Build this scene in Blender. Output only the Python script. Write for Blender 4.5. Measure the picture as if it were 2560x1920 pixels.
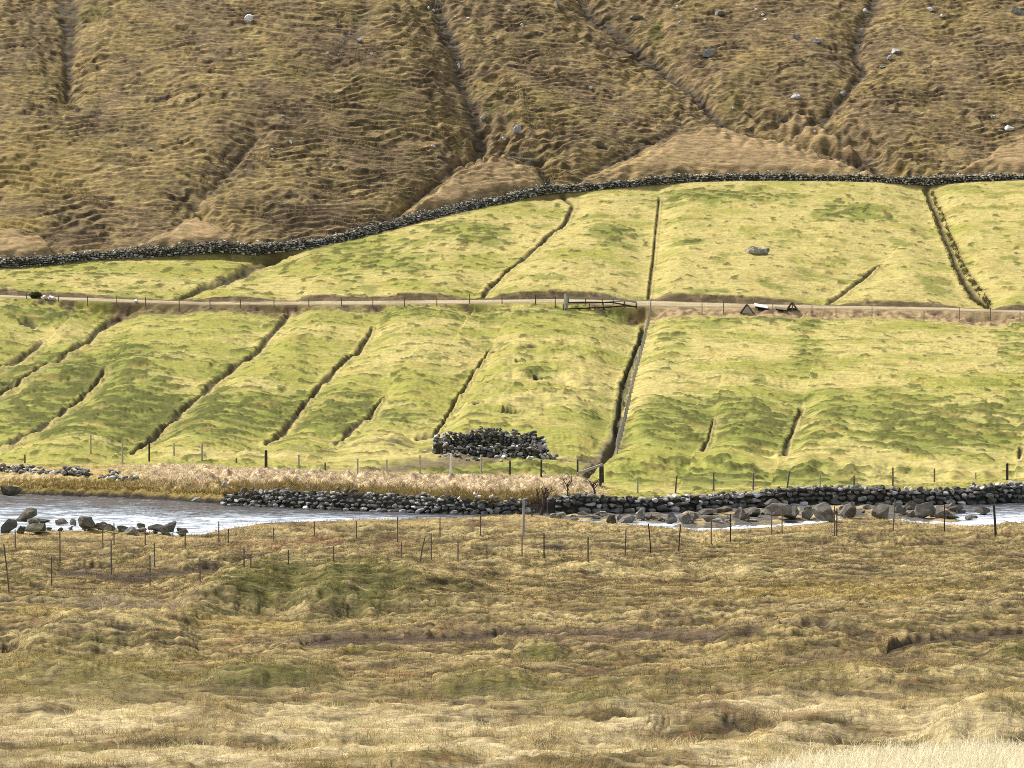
import bpy, bmesh, math
import numpy as np
from mathutils import Vector

for o in list(bpy.data.objects):
    bpy.data.objects.remove(o)
SC = bpy.context.scene
COL = SC.collection
RNG = np.random.default_rng(7)

# ------------------------------------------------------------------ camera
F, CX, CY, YH = 9000.0, 1280.0, 960.0, 600.0       # focal length and frame of the 2560x1920 photograph
DEL = math.atan((CY - YH) / F)
SD, CD = math.sin(DEL), math.cos(DEL)
cam_d = bpy.data.cameras.new("camera")
cam_d.sensor_width = 36.0
cam_d.lens = 36.0 * F / 2560.0
cam_d.clip_start = 0.5
cam_d.clip_end = 6000.0
cam = bpy.data.objects.new("camera", cam_d)
cam.rotation_euler = (math.pi / 2 - DEL, 0, 0)
COL.objects.link(cam)
SC.camera = cam

# ------------------------------------------------------------------ world, sun, exposure
SUN_EL, SUN_AZ = math.radians(47), math.radians(-50)   # from the left, a little behind the hill
world = bpy.data.worlds.new("World")
SC.world = world
world.use_nodes = True
wn, wl = world.node_tree.nodes, world.node_tree.links
bg = wn["Background"]
sky = wn.new("ShaderNodeTexSky")
sky.sky_type = 'NISHITA'
sky.sun_disc = False
sky.sun_elevation = SUN_EL
sky.sun_rotation = SUN_AZ % (2 * math.pi)
sky.air_density = 1.0
sky.dust_density = 4.0
sky.ozone_density = 1.0
hs = wn.new("ShaderNodeHueSaturation")
hs.inputs["Saturation"].default_value = 0.45
wl.new(sky.outputs["Color"], hs.inputs["Color"])
wl.new(hs.outputs["Color"], bg.inputs["Color"])
bg.inputs["Strength"].default_value = 0.135
sun_d = bpy.data.lights.new("sun", 'SUN')
sun_d.energy = 3.2
sun_d.angle = math.radians(12)
sun_d.color = (1.0, 0.965, 0.92)
sun = bpy.data.objects.new("sun", sun_d)
sdir = Vector((math.sin(SUN_AZ) * math.cos(SUN_EL), math.cos(SUN_AZ) * math.cos(SUN_EL), math.sin(SUN_EL)))
sun.rotation_euler = (-sdir).to_track_quat('-Z', 'Y').to_euler()
sun.location = (0, 0, 200)
COL.objects.link(sun)
SC.view_settings.view_transform = 'Standard'
SC.view_settings.look = 'None'
SC.view_settings.exposure = 0.55
SC.view_settings.gamma = 1.0
SC.render.engine = 'CYCLES'
SC.cycles.use_denoising = False
SC.cycles.filter_width = 0.9
SC.cycles.max_bounces = 5
SC.cycles.diffuse_bounces = 2

# ------------------------------------------------------------------ numpy helpers
def ray(px, py):
    a = (px - CX) / F
    b = -(py - CY) / F
    return a, CD + b * SD, -SD + b * CD

def point(px, py, d):
    a, y, z = ray(px, py)
    return a * d / y, d + 0 * a, z * d / y

def row_of(d, z):                                    # image row of a point at depth d, height z
    return CY - F * (d * SD + z * CD) / (d * CD - z * SD)

def depth_on(py, z):                                 # depth at which the ray of row py meets the level z
    b = -(py - CY) / F
    return z * (CD + b * SD) / (-SD + b * CD)

GA = np.linspace(0, 2 * np.pi, 32, endpoint=False)
GX, GY = np.cos(GA).astype(np.float32), np.sin(GA).astype(np.float32)

def _hash(ix, iy, seed):
    h = (ix.astype(np.uint32) * np.uint32(374761393) + iy.astype(np.uint32) * np.uint32(668265263)
         + np.uint32((seed * 974711 + 12345) & 0xffffffff))
    h = (h ^ (h >> np.uint32(13))) * np.uint32(1274126177)
    return (h ^ (h >> np.uint32(16)))

def noise(x, y, seed=0):                             # gradient noise about -1..1
    x = np.asarray(x, np.float64); y = np.asarray(y, np.float64)
    fx, fy = np.floor(x), np.floor(y)
    ix, iy = fx.astype(np.int64), fy.astype(np.int64)
    tx, ty = (x - fx).astype(np.float32), (y - fy).astype(np.float32)
    def g(dx, dy):
        k = _hash(ix + dx, iy + dy, seed) & np.uint32(31)
        return GX[k] * (tx - dx) + GY[k] * (ty - dy)
    u = tx * tx * tx * (tx * (tx * 6 - 15) + 10)
    v = ty * ty * ty * (ty * (ty * 6 - 15) + 10)
    a = g(0, 0); b = g(1, 0); c = g(0, 1); e = g(1, 1)
    return ((a + u * (b - a)) * (1 - v) + (c + u * (e - c)) * v) * 1.5

def fbm(x, y, seed=0, oct=4, gain=0.5):
    s = 0; amp = 1.0; tot = 0
    for k in range(oct):
        s = s + amp * noise(x * 2.03 ** k + 17.3 * k, y * 2.03 ** k - 9.1 * k, seed + k)
        tot += amp; amp *= gain
    return s / tot * 1.3

def sstep(a, b, x):
    t = np.clip((x - a) / (b - a), 0, 1)
    return t * t * (3 - 2 * t)

def poly_field(PX, PY, pts, pad=80, yscale=1.0):
    """distance to a polyline (pixels), signed side and the interpolated extra column"""
    pts = np.array(pts, float)
    x0, x1 = pts[:, 0].min() - pad, pts[:, 0].max() + pad
    y0, y1 = pts[:, 1].min() - pad, pts[:, 1].max() + pad
    sel = np.nonzero((PX > x0) & (PX < x1) & (PY > y0) & (PY < y1))
    qx, qy = PX[sel], PY[sel] * yscale
    best = np.full(qx.shape, 1e9); ext = np.zeros_like(best); side = np.zeros_like(best)
    for i in range(len(pts) - 1):
        ax, ay, bx, by = pts[i, 0], pts[i, 1] * yscale, pts[i + 1, 0], pts[i + 1, 1] * yscale
        dx, dy = bx - ax, by - ay
        t = np.clip(((qx - ax) * dx + (qy - ay) * dy) / (dx * dx + dy * dy + 1e-9), 0, 1)
        ex, ey = qx - ax - t * dx, qy - ay - t * dy
        dd = np.hypot(ex, ey)
        m = dd < best
        best[m] = dd[m]
        side[m] = np.sign(dx * ey - dy * ex)[m]
        if pts.shape[1] > 2:
            ext[m] = (pts[i, 2] + t * (pts[i + 1, 2] - pts[i, 2]))[m]
    return sel, best, side, ext

def C(pts):
    p = np.array(pts, float)
    return lambda x: np.interp(x, p[:, 0], p[:, 1])

def mesh_np(name, V, faces, mat=None, smooth=True, attrs=None, parent=None):
    V = np.ascontiguousarray(V, np.float32); faces = np.ascontiguousarray(faces, np.int32)
    me = bpy.data.meshes.new(name)
    n, k = faces.shape
    me.vertices.add(len(V)); me.vertices.foreach_set("co", V.ravel())
    me.loops.add(n * k); me.loops.foreach_set("vertex_index", faces.ravel())
    me.polygons.add(n); me.polygons.foreach_set("loop_start", np.arange(0, n * k, k, dtype=np.int32))
    me.polygons.foreach_set("use_smooth", np.full(n, smooth))
    me.update(calc_edges=True)
    for an, av in (attrs or {}).items():
        if av.ndim == 2:
            at = me.attributes.new(an, 'FLOAT_COLOR', 'POINT')
            c = np.ones((len(V), 4), np.float32); c[:, :3] = av
            at.data.foreach_set("color", c.ravel())
        else:
            at = me.attributes.new(an, 'FLOAT', 'POINT')
            at.data.foreach_set("value", av.astype(np.float32))
    ob = bpy.data.objects.new(name, me)
    COL.objects.link(ob)
    if mat: me.materials.append(mat)
    if parent: ob.parent = parent
    return ob

def tag(o, label=None, cat=None, group=None, kind=None):
    if label: o["label"] = label
    if cat: o["category"] = cat
    if group: o["group"] = group
    if kind: o["kind"] = kind
    return o

def empty(name, loc, label, cat, group=None):
    e = bpy.data.objects.new(name, None)
    e.location = loc
    COL.objects.link(e)
    bpy.context.view_layer.update()
    return tag(e, label, cat, group)

# ------------------------------------------------------------------ materials
def new_mat(name):
    m = bpy.data.materials.new(name); m.use_nodes = True
    b = m.node_tree.nodes["Principled BSDF"]
    b.inputs["Specular IOR Level"].default_value = 0.1
    b.inputs["Roughness"].default_value = 0.95
    return m, m.node_tree.nodes, m.node_tree.links, b

def ramp(nodes, stops):
    r = nodes.new("ShaderNodeValToRGB")
    e = r.color_ramp.elements
    while len(e) < len(stops): e.new(0.5)
    for el, (p, c) in zip(e, stops):
        el.position = p; el.color = (*c, 1)
    return r

def ground_mat(name, scale, stretch, lo, hi, bump, bscale):
    m, n, l, b = new_mat(name)
    at = n.new("ShaderNodeAttribute"); at.attribute_name = "cover"
    tc = n.new("ShaderNodeTexCoord")
    mp = n.new("ShaderNodeMapping"); mp.inputs["Scale"].default_value = stretch
    l.new(tc.outputs["Object"], mp.inputs["Vector"])
    t = n.new("ShaderNodeTexNoise"); t.inputs["Scale"].default_value = scale
    t.inputs["Detail"].default_value = 6; t.inputs["Roughness"].default_value = 0.72
    l.new(mp.outputs["Vector"], t.inputs["Vector"])
    r = ramp(n, [(0.36, (lo,) * 3), (0.5, (1.0,) * 3), (0.64, (hi,) * 3)])
    l.new(t.outputs["Fac"], r.inputs["Fac"])
    mx = n.new("ShaderNodeMix"); mx.data_type = 'RGBA'; mx.blend_type = 'MULTIPLY'
    mx.inputs["Factor"].default_value = 1.0
    l.new(at.outputs["Color"], mx.inputs["A"]); l.new(r.outputs["Color"], mx.inputs["B"])
    # bleached dry blades among the living ones
    t2 = n.new("ShaderNodeTexNoise"); t2.inputs["Scale"].default_value = scale * 0.37
    t2.inputs["Detail"].default_value = 7; t2.inputs["Roughness"].default_value = 0.75
    l.new(mp.outputs["Vector"], t2.inputs["Vector"])
    r2 = ramp(n, [(0.50, (0,) * 3), (0.72, (1,) * 3)])
    l.new(t2.outputs["Fac"], r2.inputs["Fac"])
    hv = n.new("ShaderNodeMix"); hv.data_type = 'RGBA'; hv.blend_type = 'MIX'
    sc = n.new("ShaderNodeMath"); sc.operation = 'MULTIPLY'; sc.inputs[1].default_value = 0.5
    l.new(r2.outputs["Color"], sc.inputs[0]); l.new(sc.outputs[0], hv.inputs["Factor"])
    br = n.new("ShaderNodeMix"); br.data_type = 'RGBA'; br.blend_type = 'MULTIPLY'; br.inputs["Factor"].default_value = 1
    l.new(mx.outputs["Result"], br.inputs["A"]); br.inputs["B"].default_value = (1.5, 1.4, 1.45, 1)
    l.new(mx.outputs["Result"], hv.inputs["A"]); l.new(br.outputs["Result"], hv.inputs["B"])
    l.new(hv.outputs["Result"], b.inputs["Base Color"])
    bt = n.new("ShaderNodeTexNoise"); bt.inputs["Scale"].default_value = bscale
    bt.inputs["Detail"].default_value = 5; bt.inputs["Roughness"].default_value = 0.7
    l.new(mp.outputs["Vector"], bt.inputs["Vector"])
    bp = n.new("ShaderNodeBump"); bp.inputs["Strength"].default_value = 1.0; bp.inputs["Distance"].default_value = bump
    l.new(bt.outputs["Fac"], bp.inputs["Height"]); l.new(bp.outputs["Normal"], b.inputs["Normal"])
    return m

M_MOOR = ground_mat("moor_grass_ground", 3.6, (0.55, 0.9, 1), 0.52, 1.4, 0.08, 9.0)
M_FIELD = ground_mat("field_grass_ground", 1.5, (0.6, 0.7, 1), 0.74, 1.22, 0.05, 4.0)
M_HILL = ground_mat("hill_grass_ground", 1.5, (0.4, 0.4, 1.7), 0.62, 1.35, 0.12, 3.0)
M_ROAD = ground_mat("gravel_surface", 4.0, (1, 1, 1), 0.75, 1.25, 0.01, 12.0)

def stone_mat(name, dark, mid, pale, moss=0.0):
    m, n, l, b = new_mat(name)
    at = n.new("ShaderNodeAttribute"); at.attribute_name = "tone"
    tc = n.new("ShaderNodeTexCoord")
    t = n.new("ShaderNodeTexNoise"); t.inputs["Scale"].default_value = 3.5
    t.inputs["Detail"].default_value = 6; t.inputs["Roughness"].default_value = 0.7
    l.new(tc.outputs["Object"], t.inputs["Vector"])
    ad = n.new("ShaderNodeMath"); ad.operation = 'ADD'
    sb = n.new("ShaderNodeMath"); sb.operation = 'MULTIPLY_ADD'
    sb.inputs[1].default_value = 1.1; sb.inputs[2].default_value = -0.55
    l.new(t.outputs["Fac"], sb.inputs[0])
    l.new(at.outputs["Fac"], ad.inputs[0]); l.new(sb.outputs[0], ad.inputs[1])
    r = ramp(n, [(0.0, dark), (0.5, mid), (0.72, pale), (1.0, (0.78, 0.77, 0.72))])
    l.new(ad.outputs[0], r.inputs["Fac"])
    t2 = n.new("ShaderNodeTexNoise"); t2.inputs["Scale"].default_value = 1.3
    t2.inputs["Detail"].default_value = 5
    l.new(tc.outputs["Object"], t2.inputs["Vector"])
    r2 = ramp(n, [(0.52, (0,) * 3), (0.62, (1,) * 3)])
    l.new(t2.outputs["Fac"], r2.inputs["Fac"])
    f = n.new("ShaderNodeMath"); f.operation = 'MULTIPLY'; f.inputs[1].default_value = moss
    l.new(r2.outputs["Color"], f.inputs[0])
    mx = n.new("ShaderNodeMix"); mx.data_type = 'RGBA'
    l.new(f.outputs[0], mx.inputs["Factor"]); l.new(r.outputs["Color"], mx.inputs["A"])
    mx.inputs["B"].default_value = (0.09, 0.09, 0.025, 1)
    l.new(mx.outputs["Result"], b.inputs["Base Color"])
    bp = n.new("ShaderNodeBump"); bp.inputs["Strength"].default_value = 0.8; bp.inputs["Distance"].default_value = 0.05
    l.new(t.outputs["Fac"], bp.inputs["Height"]); l.new(bp.outputs["Normal"], b.inputs["Normal"])
    b.inputs["Roughness"].default_value = 0.85
    return m

M_WALL = stone_mat("lichened_wall_stone", (0.055, 0.052, 0.044), (0.25, 0.238, 0.21), (0.5, 0.49, 0.45), 0.35)
M_BOULDER = stone_mat("basalt_boulder", (0.05, 0.045, 0.037), (0.19, 0.168, 0.135), (0.42, 0.395, 0.34), 0.25)
M_MOSSY = stone_mat("mossy_boulder", (0.045, 0.042, 0.03), (0.14, 0.125, 0.09), (0.34, 0.32, 0.27), 0.8)
M_HILLROCK = stone_mat("hill_rock", (0.1, 0.1, 0.09), (0.4, 0.4, 0.39), (0.8, 0.8, 0.77), 0.1)

def wood_mat(name, c1, c2):
    m, n, l, b = new_mat(name)
    tc = n.new("ShaderNodeTexCoord")
    mp = n.new("ShaderNodeMapping"); mp.inputs["Scale"].default_value = (14, 14, 2)
    l.new(tc.outputs["Object"], mp.inputs["Vector"])
    t = n.new("ShaderNodeTexNoise"); t.inputs["Scale"].default_value = 2.0; t.inputs["Detail"].default_value = 4
    l.new(mp.outputs["Vector"], t.inputs["Vector"])
    r = ramp(n, [(0.3, c1), (0.7, c2)])
    l.new(t.outputs["Fac"], r.inputs["Fac"]); l.new(r.outputs["Color"], b.inputs["Base Color"])
    return m

M_POST = wood_mat("weathered_post_wood", (0.11, 0.09, 0.075), (0.26, 0.22, 0.185))
M_POSTPALE = wood_mat("bleached_post_wood", (0.34, 0.31, 0.24), (0.55, 0.5, 0.4))
M_POSTDARK = wood_mat("dark_post_wood", (0.035, 0.03, 0.026), (0.09, 0.075, 0.065))
M_WHITE = wood_mat("white_painted_wood", (0.6, 0.6, 0.57), (0.8, 0.8, 0.77))
M_PANEL = wood_mat("pale_grey_board", (0.34, 0.31, 0.28), (0.5, 0.46, 0.42))
M_TWIG = wood_mat("bare_twig_bark", (0.05, 0.035, 0.03), (0.13, 0.09, 0.08))
M_WIRE, _n, _l, _b = new_mat("fence_wire")
_b.inputs["Base Color"].default_value = (0.35, 0.34, 0.32, 1); _b.inputs["Metallic"].default_value = 0.6
_b.inputs["Roughness"].default_value = 0.5

def blade_mat(name):
    m, n, l, b = new_mat(name)
    at = n.new("ShaderNodeAttribute"); at.attribute_name = "cover"
    tc = n.new("ShaderNodeTexCoord")
    t = n.new("ShaderNodeTexNoise"); t.inputs["Scale"].default_value = 5.0
    l.new(tc.outputs["Object"], t.inputs["Vector"])
    r = ramp(n, [(0.3, (0.8,) * 3), (0.7, (1.15,) * 3)])
    l.new(t.outputs["Fac"], r.inputs["Fac"])
    mx = n.new("ShaderNodeMix"); mx.data_type = 'RGBA'; mx.blend_type = 'MULTIPLY'; mx.inputs["Factor"].default_value = 1
    l.new(at.outputs["Color"], mx.inputs["A"]); l.new(r.outputs["Color"], mx.inputs["B"])
    l.new(mx.outputs["Result"], b.inputs["Base Color"])
    tr = n.new("ShaderNodeBsdfTranslucent"); l.new(mx.outputs["Result"], tr.inputs["Color"])
    ms = n.new("ShaderNodeMixShader"); ms.inputs["Fac"].default_value = 0.35
    out = n["Material Output"]
    l.new(b.outputs["BSDF"], ms.inputs[1]); l.new(tr.outputs["BSDF"], ms.inputs[2])
    l.new(ms.outputs["Shader"], out.inputs["Surface"])
    return m
M_BLADE = blade_mat("dry_grass_blades")

def water_mat():
    m, n, l, b = new_mat("river_water")
    tc = n.new("ShaderNodeTexCoord")
    mp = n.new("ShaderNodeMapping"); mp.inputs["Scale"].default_value = (0.45, 1.3, 1)
    l.new(tc.outputs["Object"], mp.inputs["Vector"])
    t = n.new("ShaderNodeTexNoise"); t.inputs["Scale"].default_value = 1.6
    t.inputs["Detail"].default_value = 7; t.inputs["Roughness"].default_value = 0.65
    t.inputs["Distortion"].default_value = 0.6
    l.new(mp.outputs["Vector"], t.inputs["Vector"])
    at = n.new("ShaderNodeAttribute"); at.attribute_name = "foam"
    ad = n.new("ShaderNodeMath"); ad.operation = 'ADD'
    l.new(t.outputs["Fac"], ad.inputs[0]); l.new(at.outputs["Fac"], ad.inputs[1])
    r = ramp(n, [(0.40, (0.055, 0.047, 0.042)), (0.51, (0.19, 0.22, 0.25)), (0.60, (0.38, 0.44, 0.5)), (0.69, (0.85, 0.88, 0.9))])
    l.new(ad.outputs[0], r.inputs["Fac"]); l.new(r.outputs["Color"], b.inputs["Base Color"])
    b.inputs["Roughness"].default_value = 0.28
    b.inputs["Specular IOR Level"].default_value = 0.5
    bt = n.new("ShaderNodeTexNoise"); bt.inputs["Scale"].default_value = 4.0; bt.inputs["Detail"].default_value = 4
    l.new(mp.outputs["Vector"], bt.inputs["Vector"])
    bp = n.new("ShaderNodeBump"); bp.inputs["Strength"].default_value = 0.8; bp.inputs["Distance"].default_value = 0.12
    l.new(bt.outputs["Fac"], bp.inputs["Height"]); l.new(bp.outputs["Normal"], b.inputs["Normal"])
    return m
M_WATER = water_mat()

# ------------------------------------------------------------------ the lie of the land
ZW = -14.7                                           # river level
fine = np.arange(-160, 2722, 2.5)
grow = 2.5 * np.cumsum(1.17 ** np.arange(1, 36))
cols = np.concatenate([(-160 - grow)[::-1], fine, fine[-1] + grow])
U = cols

nb = C([(-900, 1338), (0, 1336), (117, 1329), (311, 1324), (440, 1340), (505, 1336), (583, 1320), (661, 1306), (860, 1300), (977, 1297),
        (1093, 1295), (1210, 1291), (1288, 1287), (1365, 1291), (1443, 1302), (1560, 1311), (1638, 1317), (1720, 1326), (1778, 1328),
        (1855, 1322), (1933, 1318), (2050, 1308), (2108, 1297), (2166, 1291), (2205, 1295), (2264, 1304), (2322, 1312), (2439, 1316),
        (2516, 1310), (2560, 1308), (3400, 1310)])(U)
wf = C([(-900, 1230), (0, 1237), (194, 1241), (350, 1247), (447, 1254), (583, 1263), (700, 1269), (860, 1275), (1093, 1284), (1210, 1286),
        (1365, 1284), (1482, 1283), (1640, 1281), (1700, 1278), (1855, 1270), (2050, 1263), (2205, 1263), (2400, 1261), (2560, 1256), (3400, 1250)])(U)
bt = C([(-900, 1218), (0, 1224), (120, 1214), (194, 1218), (350, 1220), (447, 1228), (560, 1232), (700, 1232), (860, 1236), (1093, 1248), (1300, 1256),
        (1365, 1252), (1443, 1242), (1560, 1246), (1720, 1243), (1894, 1232), (1984, 1222), (2128, 1220), (2283, 1227), (2400, 1224),
        (2477, 1216), (2560, 1206), (3400, 1190)])(U)
fl = C([(-900, 1140), (0, 1156), (62, 1160), (306, 1162), (505, 1164), (665, 1174), (813, 1180), (1050, 1188), (1275, 1191), (1444, 1193), (1501, 1214),
        (1594, 1231), (1700, 1232), (1784, 1226), (1967, 1214), (2232, 1212), (2336, 1207), (2518, 1199), (2560, 1195), (3400, 1180)])(U)
fl = np.minimum(fl, bt - 4)
rv = C([(-900, 745), (0, 750), (140, 757), (290, 784), (430, 782), (505, 776), (860, 769), (1171, 766), (1404, 772), (1640, 788), (2011, 790), (2361, 799), (2560, 803), (3400, 812)])(U)
r0 = C([(-900, 740), (0, 744), (140, 749), (290, 755), (505, 761), (855, 762), (1171, 759), (1404, 757), (1640, 767), (1850, 769), (2011, 771), (2361, 776), (2560, 783), (3400, 800)])(U)
r1 = C([(-900, 731), (0, 735), (140, 740), (290, 744), (505, 752), (855, 749), (1171, 746), (1404, 744), (1640, 746), (1850, 755), (2011, 760), (2361, 766), (2560, 774), (3400, 790)])(U)
r1 = r0 - (r0 - r1) * 0.68
rb = C([(-900, 722), (0, 723), (300, 730), (505, 738), (855, 737), (1171, 730), (1404, 729), (1640, 731), (1850, 741), (2011, 750), (2361, 756), (2560, 764), (3400, 780)])(U)
rb = np.minimum(rb, r1 - 6)
yw = C([(-900, 690), (0, 657), (116, 650), (231, 637), (347, 631), (463, 625), (555, 619), (636, 625), (694, 617), (810, 602), (926, 575), (1042, 544),
        (1157, 515), (1273, 492), (1331, 477), (1389, 469), (1504, 461), (1620, 449), (1736, 442), (1852, 439), (1967, 439), (2083, 440),
        (2199, 442), (2315, 450), (2430, 442), (2560, 437), (3400, 420)])(U)
WALL_Y = yw + 12

def lvl(z, d): return row_of(d, z)
d7 = 153 + (1400 - nb) * 0.27
d9 = depth_on(wf, ZW)
d10 = d9 + 1.0
d11 = d10 + np.maximum(1.0, (bt - fl) * 0.25)
_us = np.arange(-1200.0, 4000.0, 10.0)
_k = np.exp(-0.5 * (np.arange(-45, 46) / 15.0) ** 2); _k /= _k.sum()
WS = np.interp(U, _us, np.convolve(np.pad(np.interp(_us, U, WALL_Y), 45, 'edge'), _k, 'valid'))   # the wall line without its small kinks
dw = 432.3 + (757 - WS) * 0.42
ytop = -260.0
d18 = dw + (WS - ytop) * 0.18
one = np.ones_like(U)
KEYS = [  # (rows from this key to the next, y, depth)
    (26, 2700 * one, 18 * one), (26, 2060 * one, 63 * one), (56, 1920 * one, 74 * one), (120, 1700 * one, 98 * one),
    (140, 1500 * one, 131 * one), (72, 1400 * one, 153 * one), (8, nb, d7), (14, lvl(-15.2, d7 + 0.8), d7 + 0.8),
    (14, lvl(-15.2, d9 - 0.4), d9 - 0.4), (52, bt, d10), (130, fl, d11), (140, 1000 * one, 300 * one),
    (14, rv, 424 * one), (10, r0, 427 * one), (14, r1, 431 * one), (175, rb, 432.3 * one), (440, WALL_Y, dw),
    (34, ytop * one, d18), (0, -2400 * one, d18 + 330)]
names = ['k1', 'k2', 'k3', 'k4', 'k5', 'k6', 'k7', 'k8', 'k9', 'k10', 'k11', 'k12', 'k13', 'k14', 'k15', 'k16', 'k17', 'k18', 'k19']
rows_y, rows_d, start = [], [], {}
cnt = 0
for i in range(len(KEYS) - 1):
    n, ya, da = KEYS[i]; _, yb, db = KEYS[i + 1]
    start[names[i]] = cnt
    t = np.arange(n)[:, None] / n
    za = (point(U, ya, da))[2]; zb = (point(U, yb, db))[2]
    # straight in space between the keys, spaced evenly in the picture
    y_ = ya + (yb - ya) * t
    # depth of the straight profile hit by row y_: solve along the segment
    b = -(y_ - CY) / F
    s = (-SD + b * CD) / (CD + b * SD)               # z = s * d
    mslope = (zb - za) / (db - da)
    with np.errstate(divide='ignore', invalid='ignore'):
        d_ = (za - mslope * da) / (s - mslope)
    lin = da + (db - da) * t
    bad = ~np.isfinite(d_) | (d_ < np.minimum(da, db) - 1e-3) | (d_ > np.maximum(da, db) + 1e-3)
    d_ = np.where(bad, lin, d_)
    if names[i] in ('k7', 'k8'):                      # hidden under the water: even spacing in depth
        d_ = lin; z_ = za + (zb - za) * t; y_ = row_of(d_, z_)
    rows_y.append(y_); rows_d.append(d_)
    cnt += n
start['k19'] = cnt
rows_y.append(KEYS[-1][1][None]); rows_d.append(KEYS[-1][2][None])
PY = np.concatenate(rows_y); D = np.concatenate(rows_d)
R, Cn = PY.shape
PX = np.broadcast_to(U, (R, Cn)).copy()
X, _, Z0 = point(PX, PY, D)
DZ = np.zeros_like(Z0)
COV = np.zeros((R, Cn, 3), np.float32)
MPX = D / F                                           # metres per photograph pixel

def sl(a, b): return slice(start[a], start[b] + 1)
def mixc(region, mask, col):
    c = COV[region]
    c += np.clip(mask, 0, 1)[..., None].astype(np.float32) * (np.array(col, np.float32) - c)

STRAW = (0.44, 0.33, 0.145); TAN = (0.26, 0.188, 0.098); YEL = (0.34, 0.25, 0.075); OLIVE = (0.15, 0.125, 0.035)
MOSS = (0.11, 0.10, 0.026); DARKMOSS = (0.098, 0.092, 0.022); BROWN = (0.14, 0.096, 0.054); RUST = (0.16, 0.07, 0.035); PEAT = (0.035, 0.026, 0.018)
GRASS = (0.275, 0.262, 0.056); GREEN = (0.145, 0.165, 0.025); DKGREEN = (0.068, 0.072, 0.013); HAY = (0.435, 0.36, 0.13)
PINK = (0.60, 0.46, 0.28); GRAVEL = (0.42, 0.35, 0.225); LUSH = (0.24, 0.27, 0.06)

# ---- moor
rg = sl('k1', 'k9')
x, d, px, py = X[rg], D[rg], PX[rg], PY[rg]
calm = np.ones_like(x)                                # 0 where water lies
STREAM1 = [(770, 1604, 2), (830, 1595, 4), (960, 1591, 4), (1100, 1592, 4), (1180, 1588, 4), (1240, 1580, 3)]
STREAM1B = [(1240, 1580, 4), (1500, 1586, 4), (1700, 1602, 5), (1850, 1606, 6), (2050, 1592, 5), (2200, 1600, 4)]
STREAM2 = [(2225, 1622, 3), (2280, 1605, 6), (2360, 1593, 6), (2480, 1585, 4), (2600, 1578, 3)]
POOL = [(150, 1424, 3), (235, 1430, 4), (300, 1442, 7), (360, 1438, 6), (420, 1426, 3), (560, 1418, 3)]
macro = fbm(x / 16, d / 13, 11, 3) * 0.30
bil = lambda s, q, sy=1.0: np.abs(noise(x / s + 3.1 * q, d / (s * sy) + 7.7 * q, 40 + q))
warp = fbm(x / 3, d / 3, 23, 2) * 0.5
dz = macro.copy()
c = COV[rg]
c[:] = (0.235, 0.165, 0.066)
p1 = fbm(x / 7, d / 5, 51, 4); p2 = fbm(x / 4, d / 3, 55, 4); p3 = fbm(x / 3, d / 2.2, 59, 4); p4 = fbm(x / 2.0, d / 1.3, 63, 4)
mixc(rg, sstep(0.1, 0.5, p1) * 0.7, YEL)
mixc(rg, sstep(0.1, 0.45, p2) * 0.75, STRAW)
mixc(rg, sstep(0.0, 0.4, -p2 + 0.2 * p1) * 0.7, BROWN)
mixc(rg, sstep(0.12, 0.4, p3) * 0.75, OLIVE)
mixc(rg, sstep(0.3, 0.5, p4 - 0.3 * p3) * 0.6, RUST)
mixc(rg, sstep(0.25, 0.5, -p4) * 0.7, MOSS)
# mounds: (px, py, half width, front px, back px, height px, greenness)
MOUNDS = [(270, 1590, 250, 40, 70, 46, 0.3), (640, 1505, 210, 60, 70, 55, 0.8), (880, 1515, 150, 55, 60, 45, 0.8), (1340, 1655, 75, 22, 28, 24, 0.9),
          (700, 1710, 150, 40, 50, 34, 0.7), (860, 1690, 130, 30, 40, 20, 0.5), (2545, 1650, 100, 36, 40, 34, 0.9), (1080, 1470, 200, 30, 50, 18, 0.5),
          (1240, 1720, 160, 34, 40, 20, 0.9), (1500, 1780, 120, 34, 40, 18, 0.9), (2120, 1700, 160, 26, 30, 16, 0.7), (120, 1690, 220, 40, 60, 24, 0.6),
          (1960, 1620, 120, 20, 34, 20, 0.3), (560, 1840, 260, 40, 60, 20, 0.2), (2480, 1830, 220, 44, 60, 44, 0.7), (1830, 1800, 90, 24, 30, 14, 0.4),
          (520, 1780, 160, 24, 30, 14, 0.5), (1980, 1705, 90, 20, 30, 10, 0.2), (420, 1395, 160, 20, 26, 12, 0.1), (60, 1410, 120, 22, 26, 12, 0.2)]
CRESTS = [([(430, 1520), (470, 1500), (520, 1474), (590, 1444), (680, 1422), (790, 1414), (920, 1412), (1080, 1420)], 70, 60, 34, 0.9),
          ([(720, 1515), (760, 1490), (810, 1466), (880, 1446), (960, 1440), (1090, 1443), (1250, 1452)], 74, 50, 30, 0.9),
          ([(20, 1626), (80, 1598), (160, 1572), (270, 1556), (370, 1558), (450, 1570), (500, 1588)], 56, 60, 36, 0.35),
          ([(480, 1698), (560, 1686), (640, 1676), (730, 1660), (800, 1664), (860, 1682)], 46, 40, 24, 0.9),
          ([(1268, 1642), (1300, 1622), (1340, 1612), (1390, 1626), (1420, 1644)], 34, 30, 16, 0.8),
          ([(2470, 1656), (2510, 1630), (2570, 1618), (2660, 1622)], 44, 40, 22, 0.9),
          ([(60, 1700), (200, 1690), (330, 1694), (420, 1706)], 50, 50, 14, 0.7),
          ([(1080, 1690), (1180, 1684), (1290, 1690), (1380, 1706)], 44, 40, 14, 0.8),
          ([(1360, 1750), (1470, 1742), (1590, 1752), (1660, 1770)], 44, 40, 14, 0.8),
          ([(2290, 1830), (2400, 1800), (2500, 1782), (2640, 1772)], 60, 40, 26, 0.9)]
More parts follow.
